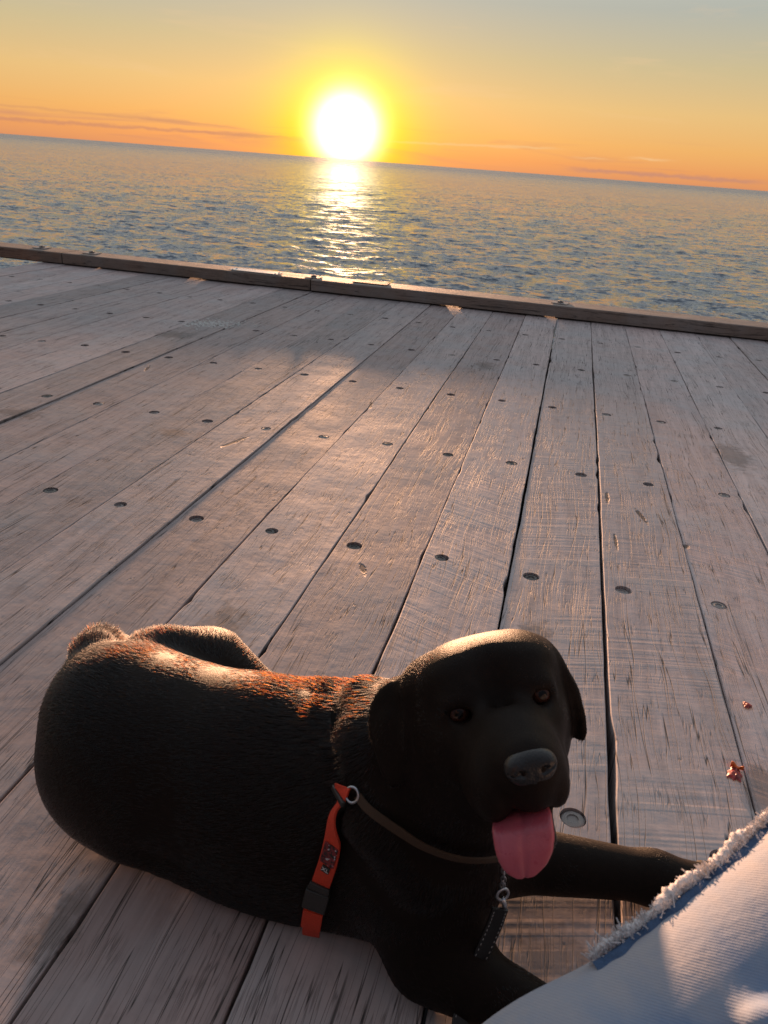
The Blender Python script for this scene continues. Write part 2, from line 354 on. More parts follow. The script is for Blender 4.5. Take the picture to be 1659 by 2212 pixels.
deck = empty('jetty_deck', (0, 0, 0))
tag(deck, 'weathered grey brown timber deck of long planks', kind='structure')
ROWS = [0.142, 0.833, 1.525, 2.212, 2.905, 3.590, 4.290]
EDGES = {-5: -1.01, -4: -0.815, -3: -0.62, -2: -0.42, -1: -0.218, 0: -0.024, 1: 0.178, 2: 0.377, 3: 0.580, 4: 0.783, 5: 0.980}
def edge_x(i): return EDGES.get(i, (-1.01 + (i + 5) * 0.1985) if i < -5 else 0.98 + (i - 5) * 0.2)
HOLE_R = 0.0165
def plank(i):
    g = np.random.default_rng(100 + i)
    wide_ = {0: (0.0020, 0.0008), 1: (0.0015, 0.001), -1: (0.0008, 0.0020)}.get(i, (0.0006, 0.0006)); gl_, gr_ = wide_[0] + 0.0014 * g.random(), wide_[1] + 0.0014 * g.random()
    x0, x1 = edge_x(i) + gl_, edge_x(i + 1) - gr_
    cxp = (x0 + x1) / 2; x0 -= cxp; x1 -= cxp
    Y0, Y1 = -1.0, 5.13
    V = []; F = []
    def v(x, y, z): V.append((x, y, z)); return len(V) - 1
    step = 0.022; ys = np.arange(Y0, Y1 + 1e-6, step); n = len(ys)
    def wig(seed):
        w = np.zeros(n)
        for s, a in ((0.9, 0.0012), (0.25, 0.0007), (0.06, 0.0004)):
            k = np.interp(ys / s, np.arange(-10, 110), g.normal(size=120)); w += k * a
        # chips
        for _ in range(5):
            c = g.uniform(0.4, 5); L = g.uniform(0.015, 0.06); w -= np.maximum(0, 1 - np.abs(ys - c) / L) * g.uniform(0.002, 0.007)
        return np.minimum(w, 0.0012)
    wl, wr = wig(0), wig(1)
    bl, br = 0.0016 + 0.4 * np.abs(wig(2)), 0.0016 + 0.4 * np.abs(wig(3))
    ins = 0.016
    xi0, xi1 = x0 + ins, x1 - ins
    # side strips: inner line, bevel start, bevel end, bottom
    for sgn, xe, w, bv, xi in ((1, x0, wl, bl, xi0), (-1, x1, wr, br, xi1)):
        rows = []
        for k in range(n):
            e = xe - sgn * w[k]
            rows.append((v(xi, ys[k], 0), v(e + sgn * bv[k], ys[k], 0), v(e + sgn * bv[k] * 0.3, ys[k], -bv[k] * 0.35), v(e, ys[k], -bv[k] * 1.1), v(e, ys[k], -0.075)))
        for k in range(n - 1):
            for q in range(4):
                f = (rows[k][q], rows[k][q + 1], rows[k + 1][q + 1], rows[k + 1][q])
                F.append(f if sgn < 0 else f[::-1])
    # middle: sheets with bolt holes
    cuts = []
    holes = []
    for j, yr in enumerate(ROWS):
        left = (j % 2 == 0)
        hx = (x0 + 0.040) if left else (x1 - 0.050)
        hx += g.normal() * 0.004; hy = yr + g.normal() * 0.008
        holes.append((hx, hy, HOLE_R * (0.92 + 0.2 * g.random()), 0.0005 + 0.0065 * g.random() ** 1.6))
    # second fastener beside some of them
    a = 0.024
    y = Y0
    def quad(xa, xb, ya, yb):
        F.append((v(xa, ya, 0), v(xb, ya, 0), v(xb, yb, 0), v(xa, yb, 0)))
    for hx, hy, hr, dep in holes:
        m0, m1 = hy - a, hy + a
        quad(xi0, xi1, y, m0)
        hx = min(max(hx, xi0 + a), xi1 - a)
        if hx - a > xi0 + 1e-5: quad(xi0, hx - a, m0, m1)
        if xi1 > hx + a + 1e-5: quad(hx + a, xi1, m0, m1)
        K = 24; ring_o = []; ring_i = []; ring_d = []
        for k in range(K):
            th = 2 * math.pi * (k + 0.5) / K; c, s = math.cos(th), math.sin(th); q = a / max(abs(c), abs(s))
            ring_o.append(v(hx + c * q, hy + s * q, 0)); ring_i.append(v(hx + c * hr, hy + s * hr, 0)); ring_d.append(v(hx + c * hr, hy + s * hr, -0.012))
        for k in range(K):
            l = (k + 1) % K
            F.append((ring_o[k], ring_o[l], ring_i[l], ring_i[k])); F.append((ring_i[k], ring_i[l], ring_d[l], ring_d[k]))
        # square corners left between the ring chords and the cell
        for sx_ in (-1, 1):
            for sy_ in (-1, 1):
                cpt = v(hx + sx_ * a, hy + sy_ * a, 0)
                th = math.atan2(sy_, sx_) % (2 * math.pi); k = int(round(th / (2 * math.pi) * K - 0.5 - 0.5)) % K
                F.append((cpt, ring_o[(k + 1) % K], ring_o[k]))
        F.append(tuple(ring_d[::-1]))
        y = m1
    quad(xi0, xi1, y, Y1)
    # underside and ends
    F.append((v(x0, Y0, -0.075), v(x0, Y1, -0.075), v(x1, Y1, -0.075), v(x1, Y0, -0.075)))
    F.append((v(x0, Y1, -0.075), v(x0, Y1, -0.002), v(x1, Y1, -0.002), v(x1, Y1, -0.075)))
    o = mesh_np('plank', V, F, M_WOOD, smooth=False)
    o.location = (cxp, 0, g.uniform(-0.0018, 0.0012)); o.rotation_euler = (0, g.normal() * 0.004, 0)
    o.parent = deck
    return o, holes, cxp
bolt_me = None
def bolt_mesh():
    V = []; F = []
    K = 20
    prof = [(0.0142, -0.004), (0.0142, 0.0005), (0.0120, 0.0020), (0.0070, 0.0027), (0.0062, 0.0010)]
    for r, z in prof:
        for k in range(K):
            V.append((r * math.cos(2 * math.pi * k / K), r * math.sin(2 * math.pi * k / K), z))
    for q in range(len(prof) - 1):
        for k in range(K):
            l = (k + 1) % K; F.append((q * K + k, q * K + l, (q + 1) * K + l, (q + 1) * K + k))
    F.append(tuple(range((len(prof) - 1) * K, len(prof) * K)))
    me = bpy.data.meshes.new('bolt'); me.from_pydata(V, [], F); me.update(); me.materials.append(M_BOLT)
    return me
bolt_me = bolt_mesh()
for i in range(-18, 9):
    o, holes, cxp = plank(i)
    for hx, hy, hr, dep in holes:
        if hy < 0.5: continue
        b_ = bpy.data.objects.new('bolt', bolt_me); COL.objects.link(b_); b_.parent = o
        b_.location = (hx, hy, -0.0024 - dep * 0.8); s = hr / HOLE_R * 1.06; b_.scale = (s, s, 1); b_.rotation_euler = (random.gauss(0, .06), random.gauss(0, .06), random.random() * 6)
# joists below the planks
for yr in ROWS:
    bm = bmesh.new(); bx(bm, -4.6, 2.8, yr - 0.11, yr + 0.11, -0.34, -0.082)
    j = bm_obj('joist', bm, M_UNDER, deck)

# kerb of heavy timber along the sea edge
def kerb(name, x0, x1, label, seed):
    g = np.random.default_rng(seed)
    bm = bmesh.new()
    y0, y1, z0, z1 = 4.915, 5.135, 0.010, 0.079
    n = max(3, int((x1 - x0) / 0.22)); c = 0.006
    prof = [(y0, z0), (y0 - 0.001, z1 - c), (y0 + c * 0.35, z1 - c * 0.3), (y0 + c, z1), (y1 - c, z1 - 0.001), (y1, z1 - c), (y1, z0)]
    rings = []
    wy = np.interp(np.arange(n + 1) / 6.0, np.arange(200), g.normal(size=200)) * 0.0; wz = np.interp(np.arange(n + 1) / 9.0, np.arange(200), g.normal(size=200)) * 0.0
    for k in range(n + 1):
        x = x0 + (x1 - x0) * k / n
        rings.append([bm.verts.new((x - (x0 + x1) / 2, p[0] - 5.0 + wy[k] * (p[0] < 5), p[1] + wz[k] * (p[1] > 0.05))) for p in prof])
    for k in range(n):
        for q in range(len(prof)):
            r = (q + 1) % len(prof)
            bm.faces.new((rings[k][q], rings[k + 1][q], rings[k + 1][r], rings[k][r]))
    bm.faces.new(rings[0]); bm.faces.new(rings[-1][::-1])
    bmesh.ops.recalc_face_normals(bm, faces=bm.faces)
    o = bm_obj(name, bm, M_KERB, loc=((x0 + x1) / 2, 5.0, 0))
    tag(o, label, 'kerb', 'kerb timbers along the sea edge')
    # packers that lift the timber off the planks, leaving slits
    x = x0 + 0.02
    gaps = [(-0.77, -0.64), (-0.15, -0.04), (-2.53, -2.38), (-3.22, -3.14)]
    cut = sorted([(max(a, x0), min(b, x1)) for a, b in gaps if b > x0 and a < x1])
    segs = []; cur = x0 + 0.004
    for a, b in cut: segs.append((cur, a)); cur = b
    segs.append((cur, x1 - 0.004))
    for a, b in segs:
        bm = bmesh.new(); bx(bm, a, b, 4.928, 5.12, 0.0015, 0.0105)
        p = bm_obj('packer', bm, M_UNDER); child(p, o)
    return o
J1, J2 = -3.423, -1.615
kerb('kerb_beam', -5.6, J1 - 0.004, 'short stretch of timber kerb at the far left end of the deck edge', 1)
kerb('kerb_beam', J1 + 0.004, J2 - 0.004, 'timber kerb carrying the flat silver plate left of the sun path', 2)
kerb('kerb_beam', J2 + 0.004, 3.2, 'long timber kerb running from below the sun path to the right edge', 3)
def kerb_bolt(x, y, label):
    bm = bmesh.new()
    bx(bm, -0.048, 0.048, -0.045, 0.045, 0, 0.004, 0.001)
    bmesh.ops.create_cone(bm, cap_ends=True, segments=6, radius1=0.019, radius2=0.019, depth=0.009, matrix=Matrix.Translation((0, 0, 0.0085)))
    bmesh.ops.create_cone(bm, cap_ends=True, segments=14, radius1=0.010, radius2=0.009, depth=0.004, matrix=Matrix.Translation((0, 0, 0.0148)))
    r = empty('washer_bolt', (x, y, 0.0795)); tag(r, label, 'bolt', 'bolts with square washers on the kerb')
    me = bm_obj('bolt_head', bm, M_BOLT, r); r.rotation_euler.z = random.gauss(0, 0.08)
kerb_bolt(-3.664, 5.045, 'bolt with square washer on the kerb nearest the left edge')
kerb_bolt(-3.264, 5.035, 'bolt with square washer on the kerb, second from the left')
kerb_bolt(-1.625, 5.01, 'bolt with square washer on the kerb just left of the sun path')
kerb_bolt(-0.021, 5.02, 'bolt with square washer on the kerb right of the sun path')
bm = bmesh.new(); bx(bm, -0.17, 0.17, -0.052, 0.052, 0, 0.005, 0.0012)
for sx in (-0.15, 0.15):
    for sy in (-0.035, 0.035): bmesh.ops.create_cone(bm, cap_ends=True, segments=10, radius1=0.006, radius2=0.005, depth=0.004, matrix=Matrix.Translation((sx, sy, 0.0065)))
o = bm_obj('metal_plate', bm, M_GALV, loc=(-2.02, 4.985, 0.0805)); o.rotation_euler.z = 0.0
tag(o, 'flat silver metal plate screwed on top of the timber kerb', 'plate')
bm = bmesh.new(); bx(bm, -0.115, 0.115, -0.055, 0.055, 0, 0.007, 0.002)
o = bm_obj('timber_patch', bm, M_KERB, loc=(-1.235, 5.02, 0.0795)); tag(o, 'thin raised board on the kerb right below the sun path', 'board')
# ------------------------------------------------------------------ signed distance modelling
class Field:
    def __init__(s, lo, hi, h):
        s.lo = np.array(lo, np.float32); s.h = h
        s.n = np.ceil((np.array(hi) - s.lo) / h).astype(int) + 1
        s.D = np.full(s.n, 1.0, np.float32)
    def region(s, c0, c1):
        a = np.clip(np.floor((np.minimum(c0, c1) - s.lo) / s.h).astype(int), 0, s.n - 1)
        b = np.clip(np.ceil((np.maximum(c0, c1) - s.lo) / s.h).astype(int) + 1, 1, s.n)
        sl = tuple(slice(int(i), int(j)) for i, j in zip(a, b))
        g = [(s.lo[q] + s.h * np.arange(a[q], b[q], dtype=np.float32)) for q in range(3)]
        return sl, g[0][:, None, None], g[1][None, :, None], g[2][None, None, :]
    def put(s, sl, d, k, mode):
        A = s.D[sl]
        if mode == 'add':
            if k > 0:
                hh = np.clip(0.5 + 0.5 * (A - d) / k, 0, 1); s.D[sl] = A + (d - A) * hh - k * hh * (1 - hh)
            else: s.D[sl] = np.minimum(A, d)
        else:                                   # smooth subtraction
            d = -d; hh = np.clip(0.5 - 0.5 * (A - d) / k, 0, 1); s.D[sl] = A + (d - A) * hh + k * hh * (1 - hh)
    def ell(s, c, r, rot=None, k=0.03, mode='add'):
        c = np.array(c, np.float32); r = np.array(r, np.float32); m = max(r) + k + 0.012
        sl, X, Y, Z = s.region(c - m, c + m)
        x, y, z = X - c[0], Y - c[1], Z - c[2]
        if rot is not None:
            q = np.array(rot, np.float32)       # columns: local axes in world
            x, y, z = (q[0, 0] * x + q[1, 0] * y + q[2, 0] * z, q[0, 1] * x + q[1, 1] * y + q[2, 1] * z, q[0, 2] * x + q[1, 2] * y + q[2, 2] * z)
        k0 = np.sqrt((x / r[0]) ** 2 + (y / r[1]) ** 2 + (z / r[2]) ** 2) + 1e-9
        k1 = np.sqrt((x / r[0] ** 2) ** 2 + (y / r[1] ** 2) ** 2 + (z / r[2] ** 2) ** 2) + 1e-9
        s.put(sl, np.clip(k0 * (k0 - 1) / k1, -1, 1), k, mode)
    def cap(s, a, b, ra, rb, k=0.03, mode='add'):
        a = np.array(a, np.float32); b = np.array(b, np.float32); m = max(ra, rb) + k + 0.012
        sl, X, Y, Z = s.region(np.minimum(a, b) - m, np.maximum(a, b) + m)
        d = b - a; L = float(d @ d)
        t = np.clip(((X - a[0]) * d[0] + (Y - a[1]) * d[1] + (Z - a[2]) * d[2]) / L, 0, 1)
        dd = np.sqrt((X - a[0] - t * d[0]) ** 2 + (Y - a[1] - t * d[1]) ** 2 + (Z - a[2] - t * d[2]) ** 2)
        s.put(sl, dd - (ra + (rb - ra) * t), k, mode)
    def floor(s, z):
        Z = (s.lo[2] + s.h * np.arange(s.n[2], dtype=np.float32))[None, None, :]
        s.D = np.maximum(s.D, z - Z)
    def mesh(s):
        D = s.D; h = s.h; inside = D < 0
        c = [inside[i:D.shape[0] - 1 + i, j:D.shape[1] - 1 + j, k:D.shape[2] - 1 + k] for i in (0, 1) for j in (0, 1) for k in (0, 1)]
        cnt = np.zeros(c[0].shape, np.int8)
        for q in c: cnt += q
        act = np.argwhere((cnt > 0) & (cnt < 8))
        idx = np.full(c[0].shape, -1, np.int32); idx[tuple(act.T)] = np.arange(len(act))
        P = np.zeros((len(act), 3)); W_ = np.zeros(len(act))
        cor = np.array([(i, j, k) for i in (0, 1) for j in (0, 1) for k in (0, 1)])
        val_ = [D[tuple((act + o).T)] for o in cor]
        for a in range(8):
            for b in range(a + 1, 8):
                if np.abs(cor[a] - cor[b]).sum() != 1: continue
                va, vb = val_[a], val_[b]; m = (va < 0) != (vb < 0)
                t = np.where(m, va / np.where(m, va - vb, 1), 0)
                P += m[:, None] * (cor[a] + t[:, None] * (cor[b] - cor[a])); W_ += m
        V = s.lo + (act + P / W_[:, None]) * h
        F = []
        for ax in range(3):
            a1, a2 = (ax + 1) % 3, (ax + 2) % 3
            sl0 = [slice(None)] * 3; sl1 = [slice(None)] * 3; sl0[ax] = slice(0, -1); sl1[ax] = slice(1, None)
            A, B = inside[tuple(sl0)], inside[tuple(sl1)]
            for flip, e in ((False, np.argwhere(A & ~B)), (True, np.argwhere(~A & B))):
                e = e[(e[:, a1] > 0) & (e[:, a2] > 0) & (e[:, a1] < idx.shape[a1]) & (e[:, a2] < idx.shape[a2])]
                o1 = np.zeros(3, int); o1[a1] = 1; o2 = np.zeros(3, int); o2[a2] = 1
                q = np.stack([idx[tuple((e - o1 - o2).T)], idx[tuple((e - o2).T)], idx[tuple(e.T)], idx[tuple((e - o1).T)]], 1)
                F.append(q[:, ::-1] if flip else q)
        return V, np.vstack(F)
def vnormals(V, F):
    n = np.cross(V[F[:, 2]] - V[F[:, 0]], V[F[:, 3]] - V[F[:, 1]]); N_ = np.zeros_like(V)
    for k in range(4): np.add.at(N_, F[:, k], n)
    return N_ / (np.linalg.norm(N_, axis=1, keepdims=True) + 1e-12)
def relax(V, F, it=2, f=0.5):
    for _ in range(it):
        A = np.zeros_like(V); c = np.zeros(len(V))
        for k in range(4):
            np.add.at(A, F[:, k], V[F[:, (k + 1) % 4]] + V[F[:, (k - 1) % 4]]); np.add.at(c, F[:, k], 2)
        V = V + f * (A / c[:, None] - V)
    return V

# ------------------------------------------------------------------ the dog
def unit(v): v = np.array(v, float); return v / np.linalg.norm(v)
EYE0 = np.array((-0.001, 0.530, 0.400))
TOW = unit(np.array((0, 0, CAM_H)) - EYE0)
R0 = np.array((0.9702539, 0.23221854, 0.06842449)); R0 = unit(R0 - TOW * (R0 @ TOW)); U0 = np.cross(TOW, R0)
rl = math.radians(10.6); ER = R0 * math.cos(rl) + U0 * math.sin(rl); EU = -R0 * math.sin(rl) + U0 * math.cos(rl)
yaw, pit = math.radians(9.0), math.radians(12)
HF = unit(TOW * math.cos(yaw) * math.cos(pit) + ER * math.sin(yaw) - EU * math.sin(pit))
HR = unit(ER - HF * (ER @ HF)); HU = np.cross(HF, HR)
HM = np.stack([HR, HU, HF], 1)                      # columns: head right, up, forward
def hp(x, y, z): return EYE0 + HM @ np.array((x, y, z))
def euler(x=0, y=0, z=0):
    return np.array(Matrix.Rotation(math.radians(z), 3, 'Z') @ Matrix.Rotation(math.radians(y), 3, 'Y') @ Matrix.Rotation(math.radians(x), 3, 'X'))
def hrot(x=0, y=0, z=0): return HM @ euler(x, y, z)

GROOVE = [(-0.178, 0.700, 0.270), (-0.176, 0.655, 0.284), (-0.164, 0.605, 0.280), (-0.148, 0.570, 0.262), (-0.136, 0.552, 0.232)]
def dog_field(h):
    f = Field((-0.66, 0.36, -0.02), (0.42, 1.12, 0.52), h)
    # trunk
    f.ell((-0.185, 0.655, 0.128), (0.190, 0.112, 0.128), euler(0, 4, 4), k=0.05)
    f.ell((-0.330, 0.668, 0.122), (0.150, 0.098, 0.114), k=0.06)
    f.ell((-0.430, 0.672, 0.116), (0.112, 0.108, 0.116), k=0.06)
    f.ell((-0.470, 0.690, 0.150), (0.070, 0.070, 0.072), k=0.05)
    f.ell((-0.050, 0.625, 0.125), (0.090, 0.098, 0.115), k=0.05)
    f.ell((-0.165, 0.603, 0.052), (0.150, 0.040, 0.056), k=0.04)
    f.ell((-0.26, 0.655, 0.030), (0.16, 0.085, 0.045), k=0.03)
    # near haunch
    f.ell((-0.440, 0.633, 0.085), (0.098, 0.062, 0.088), euler(0, 12, -4), k=0.022)
    f.cap((-0.40, 0.63, 0.05), (-0.33, 0.620, 0.035), 0.046, 0.030, k=0.03)
    f.cap((-0.36, 0.620, 0.030), (-0.46, 0.625, 0.024), 0.030, 0.024, k=0.02)
    # far haunch, knee raised
    f.ell((-0.430, 0.782, 0.126), (0.092, 0.055, 0.092), euler(0, 14, 0), k=0.03)
    f.cap((-0.395, 0.798, 0.142), (-0.338, 0.806, 0.108), 0.068, 0.050, k=0.014)
    f.cap((-0.32, 0.80, 0.09), (-0.36, 0.83, 0.03), 0.042, 0.028, k=0.03)
    f.cap((-0.36, 0.83, 0.028), (-0.26, 0.85, 0.022), 0.026, 0.022, k=0.02)
    # tail, laid back over the deck away from the camera
    f.cap((-0.500, 0.700, 0.170), (-0.528, 0.740, 0.184), 0.032, 0.021, k=0.03)
    f.cap((-0.528, 0.740, 0.184), (-0.578, 0.830, 0.130), 0.019, 0.019, k=0.02)
    f.cap((-0.578, 0.830, 0.130), (-0.622, 0.950, 0.045), 0.022, 0.016, k=0.02)
    # shoulders and near foreleg
    f.ell((-0.068, 0.586, 0.125), (0.066, 0.046, 0.098), euler(0, -20, 0), k=0.026)
    f.cap((-0.045, 0.580, 0.10), (-0.020, 0.560, 0.050), 0.050, 0.040, k=0.04)
    f.cap((-0.030, 0.550, 0.044), (0.130, 0.512, 0.036), 0.040, 0.028, k=0.03)
    f.cap((0.130, 0.512, 0.034), (0.200, 0.497, 0.026), 0.029, 0.027, k=0.02)
    for q in (-1.5, -0.5, 0.5, 1.5): f.cap((0.195, 0.497 + q * 0.016, 0.022), (0.232 - abs(q) * 0.007, 0.489 + q * 0.017, 0.015), 0.016, 0.013, k=0.008)
    # far foreleg
    f.ell((-0.035, 0.680, 0.120), (0.070, 0.050, 0.095), k=0.05)
    f.cap((-0.03, 0.69, 0.08), (0.020, 0.695, 0.060), 0.050, 0.042, k=0.04)
    f.cap((0.020, 0.695, 0.052), (0.215, 0.735, 0.036), 0.041, 0.028, k=0.03)
    f.cap((0.215, 0.735, 0.034), (0.285, 0.748, 0.026), 0.029, 0.027, k=0.02)
    for q in (-1.5, -0.5, 0.5, 1.5): f.cap((0.280, 0.748 + q * 0.016, 0.022), (0.318 - abs(q) * 0.007, 0.754 + q * 0.017, 0.015), 0.016, 0.013, k=0.008)
    # neck, with the loose roll of skin in front of the collar groove
    nb = hp(0, -0.026, -0.085)
    f.cap((-0.135, 0.655, 0.170), nb, 0.086, 0.060, k=0.05)
    f.cap((-0.050, 0.615, 0.190), hp(0, -0.045, -0.06), 0.075, 0.058, k=0.05)
    RA, RB, RC_, RD = (-0.135, 0.650, 0.258), (-0.118, 0.590, 0.262), (-0.095, 0.560, 0.225), (-0.045, 0.545, 0.170)
    f.cap(RA, RB, 0.038, 0.040, k=0.016); f.cap(RB, RC_, 0.040, 0.037, k=0.016); f.cap(RC_, RD, 0.037, 0.030, k=0.02)
    G = GROOVE
    for q in range(len(G) - 1): f.cap(G[q], G[q + 1], 0.009, 0.009, k=0.022, mode='sub')
    # ---- head
    e = lambda c, r, rot=None, k=0.02, mode='add': f.ell(hp(*c), r, HM if rot is None else hrot(*rot), k, mode)
    e((0, 0.002, -0.040), (0.0580, 0.046, 0.046), k=0.03)
    e((0, -0.032, -0.075), (0.0540, 0.046, 0.050), k=0.03)                 # skull
    for s in (-1, 1):
        e((s * 0.026, 0.024, -0.030), (0.031, 0.022, 0.034), k=0.025)
        e((s * (0.038 if s < 0 else 0.031), -0.026, -0.042), (0.024, 0.036, 0.042), k=0.025)      # cheek
        e((s * 0.029, -0.022, -0.006), (0.021, 0.016, 0.026), k=0.018)      # under the eye
        e((s * 0.030, 0.0130, -0.002), (0.018, 0.0095, 0.013), (0, 0, -s * 14), k=0.010)   # brow
        e((s * (0.0265 if s < 0 else 0.0170), -0.050, 0.036), (0.0190 if s < 0 else 0.0155, 0.0285, 0.037), (8, s * 7, 0), k=0.014)      # flew
        e((s * 0.0260, -0.053, 0.004), (0.015, 0.026, 0.030), (0, s * 12, 0), k=0.018)
    e((0, -0.014, 0.008), (0.0200, 0.018, 0.046), (14, 0, 0), k=0.030)         # stop and bridge
    e((0, -0.025, 0.046), (0.0215, 0.018, 0.038), (12, 0, 0), k=0.024)
    e((0, -0.037, 0.072), (0.0205, 0.020, 0.016), k=0.012)
    e((0, -0.053, 0.062), (0.0170, 0.0185, 0.0150), k=0.010)
    e((0, 0.018, 0.014), (0.003, 0.022, 0.004), k=0.024, mode='sub')           # furrow
    f.cap(hp(-0.046, -0.060, -0.012), hp(-0.034, -0.080, 0.024), 0.0016, 0.0020, k=0.006, mode='sub')
    # lower jaw
    f.cap(hp(0, -0.080, -0.03), hp(0, -0.100, 0.034), 0.026, 0.017, k=0.022)
    e((0, -0.082, 0.044), (0.022, 0.0070, 0.040), (10, 0, 0), k=0.006, mode='sub')
    # eyelids, then the opening
    for s in (-1, 1):
        e((s * 0.0335, -0.001, 0.000), (0.0150, 0.0125, 0.0120), (0, s * 14, s * 6), k=0.008)
        e((s * 0.0340, -0.0018, 0.0105), (0.0100, 0.0060, 0.0120), (0, s * 14, s * 8), k=0.003, mode='sub')
        e((s * 0.0330, 0.0088, 0.0050), (0.0135, 0.0048, 0.0080), (0, s * 10, -s * 10), k=0.005)
    ears(f)
    f.floor(0.0025)
    return f
def ears(f):
    e = lambda c, r, rot=None, k=0.012: f.ell(hp(*c), r, HM if rot is None else hrot(*rot), k)
    # ear on the picture's right: drapes down beside the cheek
    e((0.048, 0.022, -0.058), (0.024, 0.013, 0.022), (0, 0, -35), k=0.02)
    e((0.064, 0.002, -0.058), (0.0075, 0.036, 0.026), (0, 16, 18), k=0.008)
    e((0.072, -0.029, -0.053), (0.0062, 0.034, 0.018), (0, 18, 4), k=0.006)
    # ear on the picture's left: a broad soft triangle folded against the neck
    e((-0.056, 0.020, -0.070), (0.022, 0.014, 0.024), (0, 0, 35), k=0.02)
    e((-0.088, -0.010, -0.076), (0.0240, 0.036, 0.0066), (0, -30, -20), k=0.007)
    e((-0.094, -0.038, -0.072), (0.0165, 0.034, 0.0058), (0, -30, -8), k=0.006)
    e((-0.072, -0.008, -0.060), (0.0060, 0.036, 0.0085), (0, -30, -14), k=0.006)

DOG_FUR = globals().get('DOG_FUR', True)
DOG_RES = globals().get('DOG_RES', 0.0032)
dog = empty('dog', (-0.2, 0.65, 0.0))
tag(dog, 'black dog lying on the planks, looking up with its pink tongue out', 'dog')
fld = dog_field(DOG_RES)
DV, DF = fld.mesh(); DV = relax(DV, DF, 2, 0.4); DN = vnormals(DV, DF)
M_SKIN, b = mat('black_dog_coat')
t = N('ShaderNodeTexCoord').outputs['Object']
nn = NOISE(t, 130.0, 3.0, 0.6)
val(b.inputs['Base Color'], MIX(nn, (0.0085, 0.0058, 0.0046, 1), (0.0165, 0.0110, 0.0086, 1)))
b.inputs['Roughness'].default_value = 0.45; b.inputs['Specular IOR Level'].default_value = 0.06
bn = N('ShaderNodeBump'); bn.inputs['Strength'].default_value = 0.5; bn.inputs['Distance'].default_value = 0.001
val(bn.inputs['Height'], NOISE(t, 900.0, 2.0, 0.6)); nt.links.new(bn.outputs[0], b.inputs['Normal'])
body = mesh_np('body', DV, DF, M_SKIN); child(body, dog)
# ---- nose leather
def local_mesh(name, build, lo, hi, h, material, parent, it=1, off=(0, 0, 0)):
    """field modelled in head coordinates, then carried into the world"""
    f = Field(lo, hi, h); build(f); V, F = f.mesh(); V = relax(V, F, it, 0.4)
    Vw = EYE0 + ((V - np.array((0, -0.034, 0.085))) * 0.87 + np.array((0, -0.034, 0.085)) + np.array(off)) @ HM.T
    o = mesh_np(name, Vw, F, material); child(o, parent); return o
M_NOSE, b = mat('nose_leather')
t = N('ShaderNodeTexCoord').outputs['Object']
vor = N('ShaderNodeTexVoronoi'); val(vor.inputs['Vector'], t); vor.inputs['Scale'].default_value = 620
b.inputs['Base Color'].default_value = (0.010, 0.0085, 0.0085, 1); b.inputs['Roughness'].default_value = 0.33; b.inputs['Specular IOR Level'].default_value = 0.45
bn = N('ShaderNodeBump'); bn.inputs['Strength'].default_value = 0.35; bn.inputs['Distance'].default_value = 0.0006
val(bn.inputs['Height'], vor.outputs['Distance']); nt.links.new(bn.outputs[0], b.inputs['Normal'])
def nose_f(f):
    f.ell((0, -0.0300, 0.0850), (0.0200, 0.0115, 0.0130), euler(-18, 0, 0), k=0)
    for s in (-1, 1): f.ell((s * 0.0120, -0.0330, 0.0880), (0.0105, 0.0100, 0.0100), k=0.005)
    f.ell((0, -0.0420, 0.0880), (0.0065, 0.0105, 0.0075), k=0.008)
    for s in (-1, 1): f.ell((s * 0.0085, -0.0400, 0.0870), (0.0090, 0.0075, 0.0085), k=0.005)
    for s in (-1, 1):
        f.ell((s * 0.0098, -0.0360, 0.0985), (0.0044, 0.0036, 0.0040), euler(0, 0, s * 20), k=0.002, mode='sub')
        f.cap((s * 0.0125, -0.0372, 0.0975), (s * 0.0200, -0.0345, 0.0930), 0.0016, 0.0010, k=0.001, mode='sub')
    f.cap((0, -0.036, 0.0985), (0, -0.052, 0.0960), 0.0008, 0.0010, k=0.001, mode='sub')
nose = local_mesh('nose', nose_f, (-0.03, -0.06, 0.06), (0.03, -0.01, 0.105), 0.0009, M_NOSE, dog, off=(0, 0.001, -0.006))
# ---- eyes
M_EYE, b = mat('brown_eye')
t = N('ShaderNodeTexCoord').outputs['Object']
ex, ey, ez = SEP(t)
rad = M('SQRT', M('ADD', M('MULTIPLY', ex, ex), M('MULTIPLY', ey, ey)))
col = RAMP(M('DIVIDE', rad, 0.0115), [(0.0, (0.004, 0.003, 0.003)), (0.30, (0.004, 0.003, 0.003)), (0.36, (0.046, 0.018, 0.012)), (0.62, (0.024, 0.010, 0.007)), (0.72, (0.010, 0.006, 0.005)), (0.85, (0.010, 0.007, 0.006)), (1.0, (0.008, 0.005, 0.005))])
val(b.inputs['Base Color'], col); b.inputs['Roughness'].default_value = 0.12; b.inputs['Specular IOR Level'].default_value = 0.22; b.inputs['Coat Weight'].default_value = 0.0; b.inputs['Coat Roughness'].default_value = 0.03
for s in (-1, 1):
    bm = bmesh.new(); bmesh.ops.create_uvsphere(bm, u_segments=24, v_segments=16, radius=0.0115)
    o = bm_obj('eye', bm, M_EYE, smooth=True)
    o.matrix_world = Matrix.Translation(hp(s * 0.0338, -0.0005, -0.0005)) @ Matrix(np.array(hrot(0, s * 9, 0)).tolist()).to_4x4()
    mw = o.matrix_world.copy(); o.parent = dog; o.matrix_parent_inverse = Matrix.Translation(dog.location).inverted()
